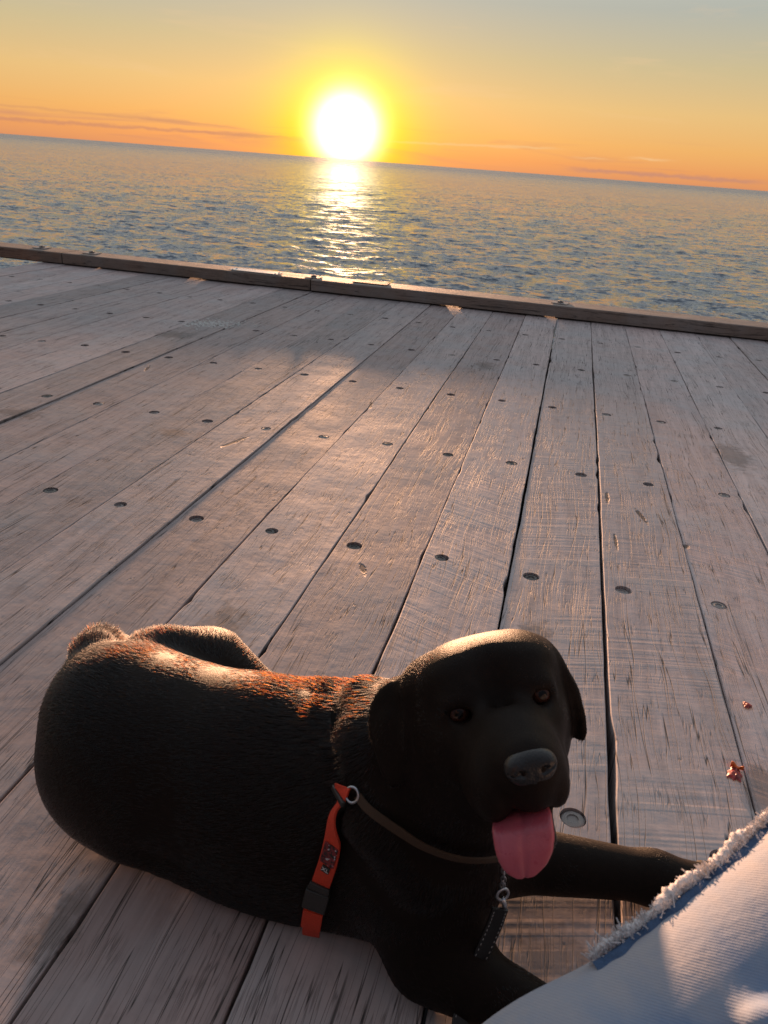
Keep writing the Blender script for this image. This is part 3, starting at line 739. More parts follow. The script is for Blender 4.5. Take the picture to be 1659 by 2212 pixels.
# ---- tongue
M_TONGUE, b = mat('wet_tongue')
t = N('ShaderNodeTexCoord').outputs['Object']
n1 = NOISE(t, 500, 3, 0.6); n2 = NOISE(t, 60, 3, 0.5)
val(b.inputs['Base Color'], MIX(n2, (0.36, 0.066, 0.100, 1), (0.47, 0.115, 0.150, 1)))
val(b.inputs['Roughness'], MAP(n2, 0.3, 0.7, 0.22, 0.40)); b.inputs['Subsurface Weight'].default_value = 0.25; b.inputs['Subsurface Radius'].default_value = (0.006, 0.002, 0.0015); b.inputs['Subsurface Scale'].default_value = 1.0
bn = N('ShaderNodeBump'); bn.inputs['Strength'].default_value = 0.4; bn.inputs['Distance'].default_value = 0.0006
val(bn.inputs['Height'], n1); nt.links.new(bn.outputs[0], b.inputs['Normal'])
def tongue():
    # centre line in head coordinates: out over the lower teeth, then hanging
    ctrl = [(0.000, -0.076, 0.010), (-0.005, -0.076, 0.040), (-0.009, -0.077, 0.055), (-0.013, -0.084, 0.064), (-0.016, -0.095, 0.067), (-0.018, -0.106, 0.066), (-0.019, -0.114, 0.064)]
    wid = [0.014, 0.018, 0.0218, 0.0228, 0.0212, 0.0190, 0.016]
    n = 36; m = 21; V = []; F = []
    cs = np.array(ctrl); tt = np.linspace(0, len(ctrl) - 1, n)
    C = np.stack([np.interp(tt, range(len(ctrl)), cs[:, q]) for q in range(3)], 1)
    for _ in range(4): C[1:-1] = (C[:-2] + 2 * C[1:-1] + C[2:]) / 4
    w = np.interp(tt, range(len(ctrl)), wid); 
    u = tt / tt[-1]; w = np.where(u > 0.58, np.interp(u, u, w) * np.sqrt(np.clip(1 - ((u - 0.58) / 0.425) ** 2.4, 0, 1)), w); w = np.maximum(w, 0.001)
    for i in range(n):
        d = unit(C[min(i + 1, n - 1)] - C[max(i - 1, 0)]); sx = unit(np.array((1, 0.10, 0)) - d * (np.array((1, 0.10, 0)) @ d)); nn_ = np.cross(d, sx)   # outward, towards the viewer
        if nn_[2] < 0 and i > 12: nn_ = -nn_
        for side in (1, -1):
            for k in range(m):
                a = -1 + 2 * k / (m - 1)
                th = 0.0042 * math.sqrt(max(0, 1 - a * a)) * (0.5 if w[i] < 0.006 else 1)
                cup = 0.0035 * a * a - 0.0016 * math.exp(-(a / 0.12) ** 2) * (1 if side == 1 else 0)
                V.append(C[i] + sx * w[i] * a + nn_ * (side * th + cup * 0.8))
    def id_(i, side, k): return i * 2 * m + (0 if side == 1 else m) + k
    for i in range(n - 1):
        for k in range(m - 1):
            F.append((id_(i, 1, k), id_(i, 1, k + 1), id_(i + 1, 1, k + 1), id_(i + 1, 1, k)))
            F.append((id_(i, -1, k), id_(i + 1, -1, k), id_(i + 1, -1, k + 1), id_(i, -1, k + 1)))
    V = EYE0 + np.array(V) @ HM.T
    bm = bmesh.new(); vs_ = [bm.verts.new(v) for v in V]
    for f_ in F: bm.faces.new([vs_[q] for q in f_])
    bmesh.ops.remove_doubles(bm, verts=bm.verts, dist=0.0003); bmesh.ops.recalc_face_normals(bm, faces=bm.faces)
    o = bm_obj('tongue', bm, M_TONGUE, smooth=True); child(o, dog)
tongue()

#FURSTART
from mathutils.bvhtree import BVHTree
BVH = BVHTree.FromPolygons([tuple(v) for v in DV], [tuple(f) for f in DF.tolist()])
def catmull(pts, n):
    P = np.array([2 * np.array(pts[0]) - np.array(pts[1])] + [np.array(p, float) for p in pts] + [2 * np.array(pts[-1]) - np.array(pts[-2])])
    out = []
    for t in np.linspace(0, len(pts) - 1 - 1e-6, n):
        i = int(t); u = t - i; a, b, c, d = P[i:i + 4]
        out.append(0.5 * ((2 * b) + (-a + c) * u + (2 * a - 5 * b + 4 * c - d) * u * u + (-a + 3 * b - 3 * c + d) * u ** 3))
    return np.array(out)
def snap(p):
    loc, nrm, i, d = BVH.find_nearest(Vector(p)); return np.array(loc), np.array(nrm)
def ribbon(name, pts, width, off, material, parent, n=40, thick=0.0022, snapit=True, normal=None):
    C = catmull(pts, n); NR = []
    for i in range(n):
        if snapit:
            q, nr = snap(C[i]); C[i] = q; NR.append(nr)
        else: NR.append(np.array(normal, float))
    NR = np.array(NR)
    for _ in range(6): NR[1:-1] = (NR[:-2] + NR[1:-1] * 2 + NR[2:]) / 4; C[1:-1] = (C[:-2] + 2 * C[1:-1] + C[2:]) / 4
    V = []; F = []
    prof = [(-1, -0.5), (-1, 0.3), (-0.94, 0.5), (0, 0.55), (0.94, 0.5), (1, 0.3), (1, -0.5)]
    fr = []
    for i in range(n):
        t_ = unit(C[min(i + 1, n - 1)] - C[max(i - 1, 0)]); nr = unit(NR[i] - t_ * (NR[i] @ t_)); w = np.cross(t_, nr)
        o_ = off[0] + (off[1] - off[0]) * i / (n - 1) if hasattr(off, '__len__') else off
        c = C[i] + nr * o_; fr.append((c, t_, nr, w))
        for a, bb in prof: V.append(c + w * a * width / 2 + nr * bb * thick)
    m = len(prof)
    for i in range(n - 1):
        for k in range(m): F.append((i * m + k, i * m + (k + 1) % m, (i + 1) * m + (k + 1) % m, (i + 1) * m + k))
    F.append(tuple(range(m))); F.append(tuple(range((n - 1) * m, n * m))[::-1])
    bm = bmesh.new(); vs_ = [bm.verts.new(v) for v in V]
    for f_ in F: bm.faces.new([vs_[q] for q in f_])
    bmesh.ops.recalc_face_normals(bm, faces=bm.faces)
    o = bm_obj(name, bm, material); child(o, parent)
    return o, fr
def webbing(name, col, rough=0.7):
    m, b = mat(name)
    t = N('ShaderNodeTexCoord').outputs['Object']
    w = N('ShaderNodeTexVoronoi'); val(w.inputs['Vector'], t); w.inputs['Scale'].default_value = 900
    n_ = NOISE(t, 40, 3, 0.6)
    c = MIX(MAP(w.outputs['Distance'], 0.1, 0.6), col + (1,), tuple(x * 0.72 for x in col) + (1,))
    c = MIX(MAP(n_, 0.45, 0.7, 0, 0.35), c, tuple(x * 0.6 for x in col) + (1,))
    val(b.inputs['Base Color'], c); b.inputs['Roughness'].default_value = rough; b.inputs['Sheen Weight'].default_value = 0.0
    bn = N('ShaderNodeBump'); bn.inputs['Strength'].default_value = 0.5; bn.inputs['Distance'].default_value = 0.0006
    val(bn.inputs['Height'], w.outputs['Distance']); nt.links.new(bn.outputs[0], b.inputs['Normal'])
    return m
M_RED = webbing('red_webbing', (0.80, 0.060, 0.020)); M_BROWN = webbing('brown_webbing', (0.060, 0.030, 0.012)); M_BLK = webbing('black_webbing', (0.012, 0.011, 0.010))
M_BLK.node_tree.nodes['Principled BSDF'].inputs['Specular IOR Level'].default_value = 0.05; M_BLK.node_tree.nodes['Principled BSDF'].inputs['Roughness'].default_value = 1.0
M_PLAST = simple('black_plastic', (0.022, 0.019, 0.016), 0.42, 0, 0.15, 200, 0.1)
M_STEEL = simple('bright_steel', (0.42, 0.42, 0.44), 0.30, 1.0, 0.1, 200, 0.05)
STRAP = [(-0.128, 0.541, 0.262), (-0.127, 0.540, 0.249), (-0.131, 0.546, 0.219), (-0.135, 0.544, 0.195), (-0.139, 0.540, 0.166), (-0.145, 0.539, 0.138), (-0.152, 0.545, 0.103), (-0.158, 0.556, 0.055), (-0.164, 0.572, 0.015)]
harness = empty('dog_harness', (-0.13, 0.56, 0.0)); tag(harness, 'red webbing dog harness with black buckle worn by the black dog', 'harness')
strap, fr = ribbon('strap', STRAP, 0.0195, (0.0085, 0.0065), M_RED, harness, n=60)
def frame_box(name, f, sw, sl, st, material, parent, lift=0.0, along=0.0, bev=0.0015):
    c, t_, nr, w = f
    bm = bmesh.new(); bx(bm, -sw / 2, sw / 2, -sl / 2, sl / 2, -st / 2, st / 2, bev)
    o = bm_obj(name, bm, material)
    mw = Matrix(np.stack([w, t_, nr], 1).tolist()).to_4x4(); mw.translation = Vector(c + nr * lift + t_ * along)
    o.data.transform(mw); child(o, parent); return o
buckle = frame_box('buckle', fr[44], 0.0255, 0.032, 0.0080, M_PLAST, harness, 0.002)
frame_box('buckle_prong', fr[40], 0.0225, 0.010, 0.0050, M_PLAST, buckle, 0.002)
frame_box('slider', fr[6], 0.0250, 0.0060, 0.0042, M_PLAST, harness, 0.0015)
loop, _ = ribbon('strap_loop', [tuple(f_[0]) for f_ in fr[47:53]], 0.0215, 0.0115, M_RED, harness, n=16)
# sewn badge with the size under it
M_BADGE, b = mat('sewn_badge')
t = N('ShaderNodeTexCoord').outputs['Object']
n_ = NOISE(t, 230, 3, 0.55, 0.8)
c = MIX(MAP(n_, 0.46, 0.50), (0.010, 0.009, 0.009, 1), (0.20, 0.020, 0.022, 1))
c = MIX(MAP(NOISE(t, 310, 2, 0.5), 0.63, 0.66), c, (0.55, 0.53, 0.55, 1))
val(b.inputs['Base Color'], c); b.inputs['Roughness'].default_value = 0.6
badge = frame_box('badge', fr[28], 0.0158, 0.0260, 0.0012, M_BADGE, harness, 0.0020, 0.0, 0.0004)
tab = frame_box('badge_tab', fr[33], 0.0090, 0.0085, 0.0014, M_PLAST, harness, 0.0020, 0.0, 0.0004)
M_THREAD = simple('white_thread', (0.70, 0.69, 0.68), 0.7, 0, 0.1, 300, 0)
def lettering(txt, f, size, lift, along, parent, shift=0.0):
    cu = bpy.data.curves.new('lettering', 'FONT'); cu.body = txt; cu.size = size; cu.align_x = 'CENTER'; cu.align_y = 'CENTER'; cu.extrude = 0.0001; cu.materials.append(M_THREAD)
    tmp = bpy.data.objects.new('lettering_curve', cu); COL.objects.link(tmp); dg = bpy.context.evaluated_depsgraph_get()
    me = bpy.data.meshes.new_from_object(tmp.evaluated_get(dg)); bpy.data.objects.remove(tmp); bpy.data.curves.remove(cu)
    o = bpy.data.objects.new('lettering', me); COL.objects.link(o)
    c, t_, nr, w = f
    mw = Matrix(np.stack([-w, -t_, nr], 1).tolist())
    if mw.determinant() < 0: mw = Matrix(np.stack([w, -t_, nr], 1).tolist())
    mw = mw.to_4x4(); mw.translation = Vector(c + nr * lift + t_ * along + w * shift)
    o.matrix_world = mw; o.parent = parent; o.matrix_parent_inverse = Matrix.Translation(parent.location).inverted()
    return o
lettering('XL', fr[33], 0.0068, 0.0032, 0.0, tab)
# ring and brown chest strap
def ring_mesh(name, c, nr, R_, r_, material, parent, sx=1.0):
    nr = unit(nr); a = unit(np.cross(nr, (0.3, 0.2, 1))); b_ = np.cross(nr, a)
    V, F = tube([tuple(np.array(c) + R_ * (a * math.cos(q) * sx + b_ * math.sin(q))) for q in np.linspace(0, 2 * math.pi, 24, endpoint=False)], r_, 8, True)
    o = mesh_np(name, V, F, material); child(o, parent); return o
q_, n_r = snap((-0.117, 0.537, 0.258)); ring_mesh('ring', q_ + n_r * 0.008, n_r, 0.0070, 0.0014, M_STEEL, harness)
CHEST = [(-0.112, 0.536, 0.259), (-0.101, 0.529, 0.253), (-0.077, 0.524, 0.245), (-0.055, 0.524, 0.236), (-0.032, 0.524, 0.231), (-0.011, 0.529, 0.225), (0.006, 0.540, 0.219), (0.018, 0.552, 0.210)]
ribbon('chest_strap', CHEST, 0.0085, 0.0075, M_BROWN, harness, n=40, thick=0.0018)
NECKB = [(-0.184, 0.720, 0.235), (-0.181, 0.690, 0.258), (-0.173, 0.647, 0.266), (-0.164, 0.619, 0.265), (-0.153, 0.593, 0.259), (-0.143, 0.577, 0.246), (-0.130, 0.550, 0.262)]
ribbon('neck_strap', NECKB[:6], 0.006, 0.0010, M_BLK, harness, n=30)
# lead: chain from the chest ring, clip, stitched leather strap
leash = empty('dog_leash', (0.03, 0.55, 0.0)); tag(leash, 'black stitched leather dog lead hanging from a silver chain below the tongue', 'leash')
CH = catmull([(0.020, 0.552, 0.212), (0.029, 0.556, 0.190), (0.031, 0.560, 0.170), (0.0315, 0.562, 0.157)], 9)
for i in range(8):
    c = (CH[i] + CH[i + 1]) / 2; d = unit(CH[i + 1] - CH[i]); a = unit(np.cross(d, (0, 1, 0.2) if i % 2 else (1, 0.2, 0))); 
    V, F = tube([tuple(c + d * math.cos(q) * 0.0050 + a * math.sin(q) * 0.0025) for q in np.linspace(0, 2 * math.pi, 14, endpoint=False)], 0.0009, 6, True)
    o = mesh_np('chain_link', V, F, M_STEEL); child(o, leash)
ring_mesh('clip', (0.0330, 0.5590, 0.150), (0.5, -0.8, 0.2), 0.0062, 0.0017, M_STEEL, leash)
V, F = tube([(0.033, 0.559, 0.146), (0.0365, 0.557, 0.140), (0.0380, 0.556, 0.132), (0.0360, 0.556, 0.126)], [0.0024, 0.0028, 0.0024, 0.0018], 8); child(mesh_np('clip_hook', V, F, M_STEEL), leash)
M_STITCH = simple('grey_thread', (0.30, 0.29, 0.28), 0.7, 0, 0.1, 300, 0)
M_LEATH = simple('black_leather', (0.010, 0.009, 0.009), 0.38, 0, 0.2, 160, 0.25)
LP = [(0.033, 0.552, 0.138), (0.030, 0.548, 0.118), (0.024, 0.540, 0.092), (0.016, 0.528, 0.060), (0.012, 0.500, 0.030), (0.020, 0.455, 0.010), (0.050, 0.400, 0.006)]
ls, lf = ribbon('lead_strap', LP, 0.0165, 0.0, M_LEATH, leash, n=60, thick=0.0030, snapit=False, normal=(0.35, -0.85, 0.45))
for sd in (-1, 1):
    for i in range(2, 40, 2):
        c, t_, nr, w = lf[i]
        frame_box('stitch', (c + w * sd * 0.0060, t_, nr, w), 0.0008, 0.0022, 0.0006, M_STITCH, ls, 0.0017, 0.0, 0.0)

# ---- fur
G_ = []
def gd(p, d, L, lift=0.16): G_.append((np.array(p, float), unit(d), L * 0.95, min(lift, 0.5) * (1.0 if lift > 0.45 else 0.45)))
def gh(p, d, L, lift=0.16): G_.append((hp(*p), unit(HM @ np.array(d, float)), L, lift if lift > 0.45 else lift * 0.6))
gd((-0.20, 0.66, 0.26), (-1, 0.03, -0.08), 0.011); gd((-0.30, 0.67, 0.235), (-1, 0.05, -0.05), 0.011); gd((-0.40, 0.68, 0.235), (-1, 0.08, -0.05), 0.012)
gd((-0.47, 0.69, 0.225), (-0.9, 0.45, -0.1), 0.016, 0.4); gd((-0.20, 0.54, 0.13), (-1, 0, -0.35), 0.012); gd((-0.32, 0.57, 0.13), (-1, 0, -0.25), 0.012)
gd((-0.45, 0.58, 0.12), (-0.7, 0, -0.8), 0.011); gd((-0.53, 0.66, 0.11), (-0.2, 0.1, -1), 0.012); gd((-0.40, 0.82, 0.17), (-0.4, 0.4, -0.8), 0.012); gd((-0.31, 0.83, 0.12), (-0.1, 0.4, -1), 0.011)
gd((-0.53, 0.745, 0.20), (-0.4, 0.85, 0.1), 0.020, 0.6); gd((-0.58, 0.83, 0.14), (-0.4, 0.75, -0.5), 0.020, 0.5); gd((-0.62, 0.95, 0.05), (-0.3, 0.8, -0.5), 0.018, 0.4)
gd((-0.08, 0.55, 0.15), (-0.6, 0, -0.8), 0.013); gd((-0.10, 0.66, 0.27), (-0.95, 0.1, -0.25), 0.020, 0.38); gd((-0.172, 0.645, 0.268), (-1, 0.05, -0.05), 0.017, 0.46); gd((-0.182, 0.69, 0.258), (-1, 0.05, -0.05), 0.017, 0.46); gd((-0.158, 0.605, 0.262), (-1, 0.0, -0.3), 0.016, 0.46); gd((-0.02, 0.70, 0.20), (-0.6, 0.3, -0.8), 0.014)
gd((0.04, 0.60, 0.15), (-0.2, -0.1, -1), 0.014); gd((0.02, 0.55, 0.10), (0.2, -0.2, -1), 0.011); gd((0.0, 0.53, 0.06), (0.9, -0.25, -0.4), 0.008); gd((0.12, 0.505, 0.05), (1, -0.25, -0.1), 0.006); gd((0.21, 0.495, 0.04), (1, -0.2, -0.2), 0.005)
gd((0.05, 0.70, 0.09), (0.95, 0.2, -0.3), 0.009); gd((0.17, 0.725, 0.06), (1, 0.2, -0.1), 0.007); gd((0.30, 0.75, 0.04), (1, 0.15, -0.2), 0.005)
gd((-0.13, 0.64, 0.30), (-0.95, 0.12, -0.2), 0.020, 0.36); gd((-0.12, 0.57, 0.28), (-0.85, 0.0, -0.5), 0.016, 0.34); gd((-0.07, 0.53, 0.22), (-0.5, 0.1, -0.9), 0.014); gd((-0.06, 0.62, 0.35), (-0.9, 0.35, -0.15), 0.016, 0.36)
gh((0, 0.055, -0.05), (0, 0.35, -1), 0.0065); gh((0, 0.03, 0.0), (0, 0.8, -0.7), 0.0048); gh((0, -0.008, 0.045), (0, 0.3, -1), 0.0030, 0.22); gh((0.02, -0.05, 0.06), (0.3, -0.4, -0.8), 0.0034, 0.22); gh((-0.02, -0.05, 0.06), (-0.3, -0.4, -0.8), 0.0034, 0.22)
gh((0.035, 0.02, 0.0), (0.5, 0.6, -0.7), 0.0045); gh((-0.035, 0.02, 0.0), (-0.5, 0.6, -0.7), 0.0045); gh((0.05, -0.03, -0.03), (0.2, -0.3, -1), 0.0065); gh((-0.05, -0.03, -0.03), (-0.2, -0.3, -1), 0.0065); gh((0, -0.11, 0.02), (0, -0.2, -1), 0.006)
gh((0.068, 0.02, -0.06), (0.3, -1, -0.1), 0.0036); gh((0.076, -0.04, -0.055), (0.1, -1, 0), 0.0036); gh((-0.08, 0.01, -0.08), (-0.4, -1, -0.1), 0.0036); gh((-0.095, -0.05, -0.085), (-0.1, -1, 0), 0.0036); gh((-0.058, 0.030, -0.082), (-0.6, 0.2, -0.9), 0.007, 0.4)
def make_fur(total):
    g = np.random.default_rng(5)
    tri = np.vstack([DF[:, [0, 1, 2]], DF[:, [0, 2, 3]]])
    A = DV[tri[:, 0]]; B = DV[tri[:, 1]]; C = DV[tri[:, 2]]
    ar = np.linalg.norm(np.cross(B - A, C - A), axis=1)
    cen = (A + B + C) / 3
    ar = ar * np.where(cen[:, 2] < 0.006, 0.0, 1.0)
    hd = np.linalg.norm(cen - hp(0, -0.01, -0.01), axis=1); ar = ar * np.where(hd < 0.115, 1.35, 1.0)
    pick = g.choice(len(tri), size=total, p=ar / ar.sum())
    u = g.random(total); v_ = g.random(total); fl = u + v_ > 1; u[fl] = 1 - u[fl]; v_[fl] = 1 - v_[fl]
    P_ = A[pick] + (B[pick] - A[pick]) * u[:, None] + (C[pick] - A[pick]) * v_[:, None]
    NN = DN[tri[pick, 0]] * (1 - u - v_)[:, None] + DN[tri[pick, 1]] * u[:, None] + DN[tri[pick, 2]] * v_[:, None]
    NN /= np.linalg.norm(NN, axis=1, keepdims=True)
    keep = np.ones(total, bool)
    for s in (-1, 1): keep &= np.linalg.norm(P_ - hp(s * 0.0338, -0.0005, 0.004), axis=1) > 0.0096
    L_ = (P_ - EYE0) @ HM
    keep &= ~((np.abs(L_[:, 0]) < 0.019) & (L_[:, 2] > 0.070) & (np.abs(L_[:, 1] + 0.032) < 0.016))
    keep &= ~((L_[:, 1] < -0.066) & (L_[:, 1] > -0.10) & (L_[:, 2] > 0.0) & (np.abs(L_[:, 0]) < 0.022))
    for f_ in fr: keep &= np.linalg.norm(P_ - f_[0], axis=1) > 0.0135
    P_ = P_[keep]; NN = NN[keep]; n = len(P_)
    num = np.zeros((n, 3)); Ls = np.zeros(n); Li = np.zeros(n); ws = np.zeros(n)
    for p, d, L, lift in G_:
        w = 1.0 / (np.linalg.norm(P_ - p, axis=1) + 0.004) ** 3.2
        num += w[:, None] * d; Ls += w * L; Li += w * lift; ws += w
    num /= ws[:, None]; Ls /= ws; Li /= ws
    ph = P_ @ np.array([[31., 7., 19.], [11., 27., -9.], [-13., 17., 23.]])
    num += 0.14 * np.sin(ph * 0.6) + g.normal(size=(n, 3)) * 0.07
    T = num - NN * (num * NN).sum(1, keepdims=True); T /= np.linalg.norm(T, axis=1, keepdims=True) + 1e-9
    clump = 0.5 + 0.5 * np.sin(ph[:, 0] * 3.1) * np.sin(ph[:, 1] * 2.7)
    L = Ls * (0.62 + 0.6 * g.random(n)); lf_ = Li * (0.55 + 0.5 * g.random(n) + 0.35 * clump)
    pts = np.zeros((n, 4, 3), np.float32); 
    for k, s in enumerate((0.0, 0.33, 0.67, 1.0)):
        pts[:, k] = P_ - NN * 0.0006 + T * (L * s)[:, None] + NN * (L * lf_ * (1.25 * s - 0.45 * s * s))[:, None]
    pts[..., 2] = np.maximum(pts[..., 2], 0.001)
    hc = bpy.data.hair_curves.new('fur'); hc.add_curves([4] * n)
    hc.position_data.foreach_set('vector', pts.reshape(-1))
    rad = np.tile(np.array([1.0, 0.9, 0.65, 0.12], np.float32), n) * np.repeat((0.00017 + 0.009 * Ls).astype(np.float32), 4)
    at = hc.attributes.get('radius') or hc.attributes.new('radius', 'FLOAT', 'POINT')
    at.data.foreach_set('value', rad)
    m = bpy.data.materials.new('black_fur'); m.use_nodes = True; setnt(m.node_tree); nt.nodes.clear()
    out = N('ShaderNodeOutputMaterial'); hb = N('ShaderNodeBsdfHairPrincipled'); hb.model = 'CHIANG'; hb.parametrization = 'MELANIN'
    hb.inputs['IOR'].default_value = 1.45; hb.inputs['Melanin'].default_value = 0.985; hb.inputs['Melanin Redness'].default_value = 0.10; hb.inputs['Roughness'].default_value = 0.26; hb.inputs['Radial Roughness'].default_value = 0.35
    hb.inputs['Random Roughness'].default_value = 0.2; hb.inputs['Random Color'].default_value = 0.25
    nt.links.new(hb.outputs[0], out.inputs[0]); hc.materials.append(m)
    o = bpy.data.objects.new('fur', hc); COL.objects.link(o); child(o, dog); o['kind'] = 'stuff'
if DOG_FUR: make_fur(235000)
S.cycles_curves.shape = 'RIBBONS'; S.cycles_curves.subdivisions = 2
# ------------------------------------------------------------------ person: bent leg in faded jeans beside the camera
person = empty('person', (0.2, 0.2, 0.0))
tag(person, 'person sitting with a bent knee in faded ripped light blue jeans, lower right', 'person')
AX0 = np.array((0.085, 0.249, 0.316)); AX1 = np.array((0.236, 0.369, 0.414)); TX = unit(AX1 - AX0)
OUT = unit((-0.702, 0.596, 0.354)); VW = np.cross(OUT, TX)
if VW[2] < 0: VW = -VW                                       # from the axis up towards the eye
def ax(s, o=0.0, v=0.0): return AX0 + TX * s + OUT * o + VW * v
lf_ = Field((-0.34, -0.18, -0.01), (0.86, 0.74, 0.60), 0.0045)
lf_.cap(ax(-0.42), ax(0.0), 0.105, 0.086, k=0.03)
lf_.cap(ax(0.0), ax(0.235), 0.085, 0.079, k=0.03)
lf_.ell(ax(0.265, 0.004), (0.080, 0.076, 0.074), k=0.03)
KN = ax(0.29); FT = np.array((0.60, 0.60, 0.10))
lf_.cap(KN, KN + (FT - KN) * 0.35, 0.070, 0.070, k=0.03); lf_.cap(KN + (FT - KN) * 0.35, FT, 0.070, 0.056, k=0.03)
# folds that run round the thigh
def fold(s0, s1, o0, o1, v, r, k=0.012, mode='add', bend=0.02):
    P_ = [ax(s0 + (s1 - s0) * u + bend * math.sin(math.pi * u), o0 + (o1 - o0) * u, 0) for u in np.linspace(0, 1, 9)]
    Q = []
    for p in P_:
        d = p - ax(0); s = d @ TX; o = d @ OUT; Rr = 0.0855 - 0.006 * max(0, s) / 0.235
        Q.append(ax(s, o, math.sqrt(max(0.0, Rr * Rr - o * o)) + v))
    for a, b_ in zip(Q[:-1], Q[1:]): lf_.cap(a, b_, r, r, k, mode)
fold(0.035, 0.150, 0.045, -0.075, 0.006, 0.011); fold(0.012, 0.128, 0.030, -0.080, 0.001, 0.011, 0.014, 'sub')
fold(0.110, 0.215, 0.020, -0.075, 0.005, 0.010); fold(0.090, 0.195, 0.010, -0.080, 0.001, 0.009, 0.014, 'sub')
fold(-0.03, 0.085, 0.050, -0.070, 0.006, 0.011); fold(-0.05, 0.062, 0.040, -0.075, 0.001, 0.010, 0.014, 'sub'); fold(0.16, 0.24, 0.030, -0.06, -0.003, 0.008)
LV, LF = lf_.mesh(); LV = relax(LV, LF, 2, 0.4)
M_DENIM, b = mat('faded_denim')
t = N('ShaderNodeTexCoord').outputs['Object']
geo = N('ShaderNodeNewGeometry')
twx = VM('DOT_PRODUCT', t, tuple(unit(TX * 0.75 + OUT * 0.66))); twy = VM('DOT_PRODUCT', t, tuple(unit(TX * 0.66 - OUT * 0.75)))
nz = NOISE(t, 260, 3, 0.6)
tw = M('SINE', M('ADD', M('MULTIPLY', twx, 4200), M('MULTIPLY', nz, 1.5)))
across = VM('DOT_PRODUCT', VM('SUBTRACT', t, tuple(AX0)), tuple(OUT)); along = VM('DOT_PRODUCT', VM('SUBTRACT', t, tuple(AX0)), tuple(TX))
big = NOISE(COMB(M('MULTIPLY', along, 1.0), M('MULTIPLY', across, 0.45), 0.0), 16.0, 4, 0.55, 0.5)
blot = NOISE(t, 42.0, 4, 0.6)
# wear plus painted light: paler along the sunlit edge, bluer on the shaded side
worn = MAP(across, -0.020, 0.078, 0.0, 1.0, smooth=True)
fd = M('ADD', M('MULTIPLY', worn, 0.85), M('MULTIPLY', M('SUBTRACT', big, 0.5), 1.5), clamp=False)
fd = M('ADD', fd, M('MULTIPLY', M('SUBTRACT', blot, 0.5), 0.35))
for o_, w_ in ((0.012, 0.016), (0.090, 0.013), (-0.052, 0.016)):  # blue shade of the folds, painted as bands along their valleys
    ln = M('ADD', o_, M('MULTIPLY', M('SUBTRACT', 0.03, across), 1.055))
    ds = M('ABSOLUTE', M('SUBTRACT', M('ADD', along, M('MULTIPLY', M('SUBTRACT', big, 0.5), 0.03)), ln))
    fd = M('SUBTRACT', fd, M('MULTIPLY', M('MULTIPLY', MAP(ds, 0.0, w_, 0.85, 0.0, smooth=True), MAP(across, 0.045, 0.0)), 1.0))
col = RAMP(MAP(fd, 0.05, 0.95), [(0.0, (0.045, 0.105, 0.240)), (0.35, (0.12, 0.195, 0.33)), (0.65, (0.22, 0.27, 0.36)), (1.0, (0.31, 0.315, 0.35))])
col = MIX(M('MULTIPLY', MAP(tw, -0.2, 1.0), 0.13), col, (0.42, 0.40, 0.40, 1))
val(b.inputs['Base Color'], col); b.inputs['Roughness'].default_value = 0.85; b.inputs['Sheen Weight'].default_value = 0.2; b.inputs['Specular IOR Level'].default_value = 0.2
bn = N('ShaderNodeBump'); bn.inputs['Strength'].default_value = 0.35; bn.inputs['Distance'].default_value = 0.0008
val(bn.inputs['Height'], M('ADD', M('MULTIPLY', tw, 0.2), M('MULTIPLY', NOISE(t, 90, 4, 0.6), 3.0))); nt.links.new(bn.outputs[0], b.inputs['Normal'])
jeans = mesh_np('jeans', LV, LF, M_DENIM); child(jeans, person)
LBV = BVHTree.FromPolygons([tuple(v) for v in LV], [tuple(f) for f in LF.tolist()])
def lsnap(p):
    loc, nrm, i, d = LBV.find_nearest(Vector(p)); return np.array(loc), np.array(nrm)
TEAR = [(0.068, 0.326, 0.394), (0.082, 0.336, 0.403), (0.098, 0.352, 0.415), (0.114, 0.366, 0.422), (0.130, 0.380, 0.429), (0.143, 0.394, 0.436), (0.158, 0.408, 0.440), (0.178, 0.421, 0.444), (0.215, 0.438, 0.450), (0.250, 0.445, 0.452)]
TC = catmull(TEAR, 120); TNn = []
for i in range(len(TC)):
    q, nr = lsnap(TC[i]); TC[i] = q; TNn.append(nr)
TNn = np.array(TNn)
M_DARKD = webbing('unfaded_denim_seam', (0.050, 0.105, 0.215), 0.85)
M_COTTON = simple('frayed_cotton', (0.60, 0.58, 0.59), 0.9, 0, 0.12, 220, 0.4)
# dark unfaded band behind the torn lip
g = np.random.default_rng(3)
V = []; F = []
nb = len(TC)
for i in range(nb):
    t_ = unit(TC[min(i + 1, nb - 1)] - TC[max(i - 1, 0)]); w = np.cross(t_, TNn[i])
    if w @ VW < 0: w = -w
    wob = 0.002 * math.sin(i * 0.21) + 0.0015 * math.sin(i * 0.57 + 1)
    for k, u in enumerate((0.0, 0.3, 0.6, 1.0)):
        q, nr = lsnap(TC[i] + w * (0.001 + (0.0095 + wob) * u)); V.append(q + nr * (0.0022 * (1 - u ** 6) - 0.001 * u ** 6 + 0.0010 * math.sin(math.pi * u)))
for i in range(nb - 1):
    for k in range(3): F.append((i * 4 + k, i * 4 + k + 1, i * 4 + k + 5, i * 4 + k + 4))
o = mesh_np('seam_band', V, F, M_DARKD); child(o, person)
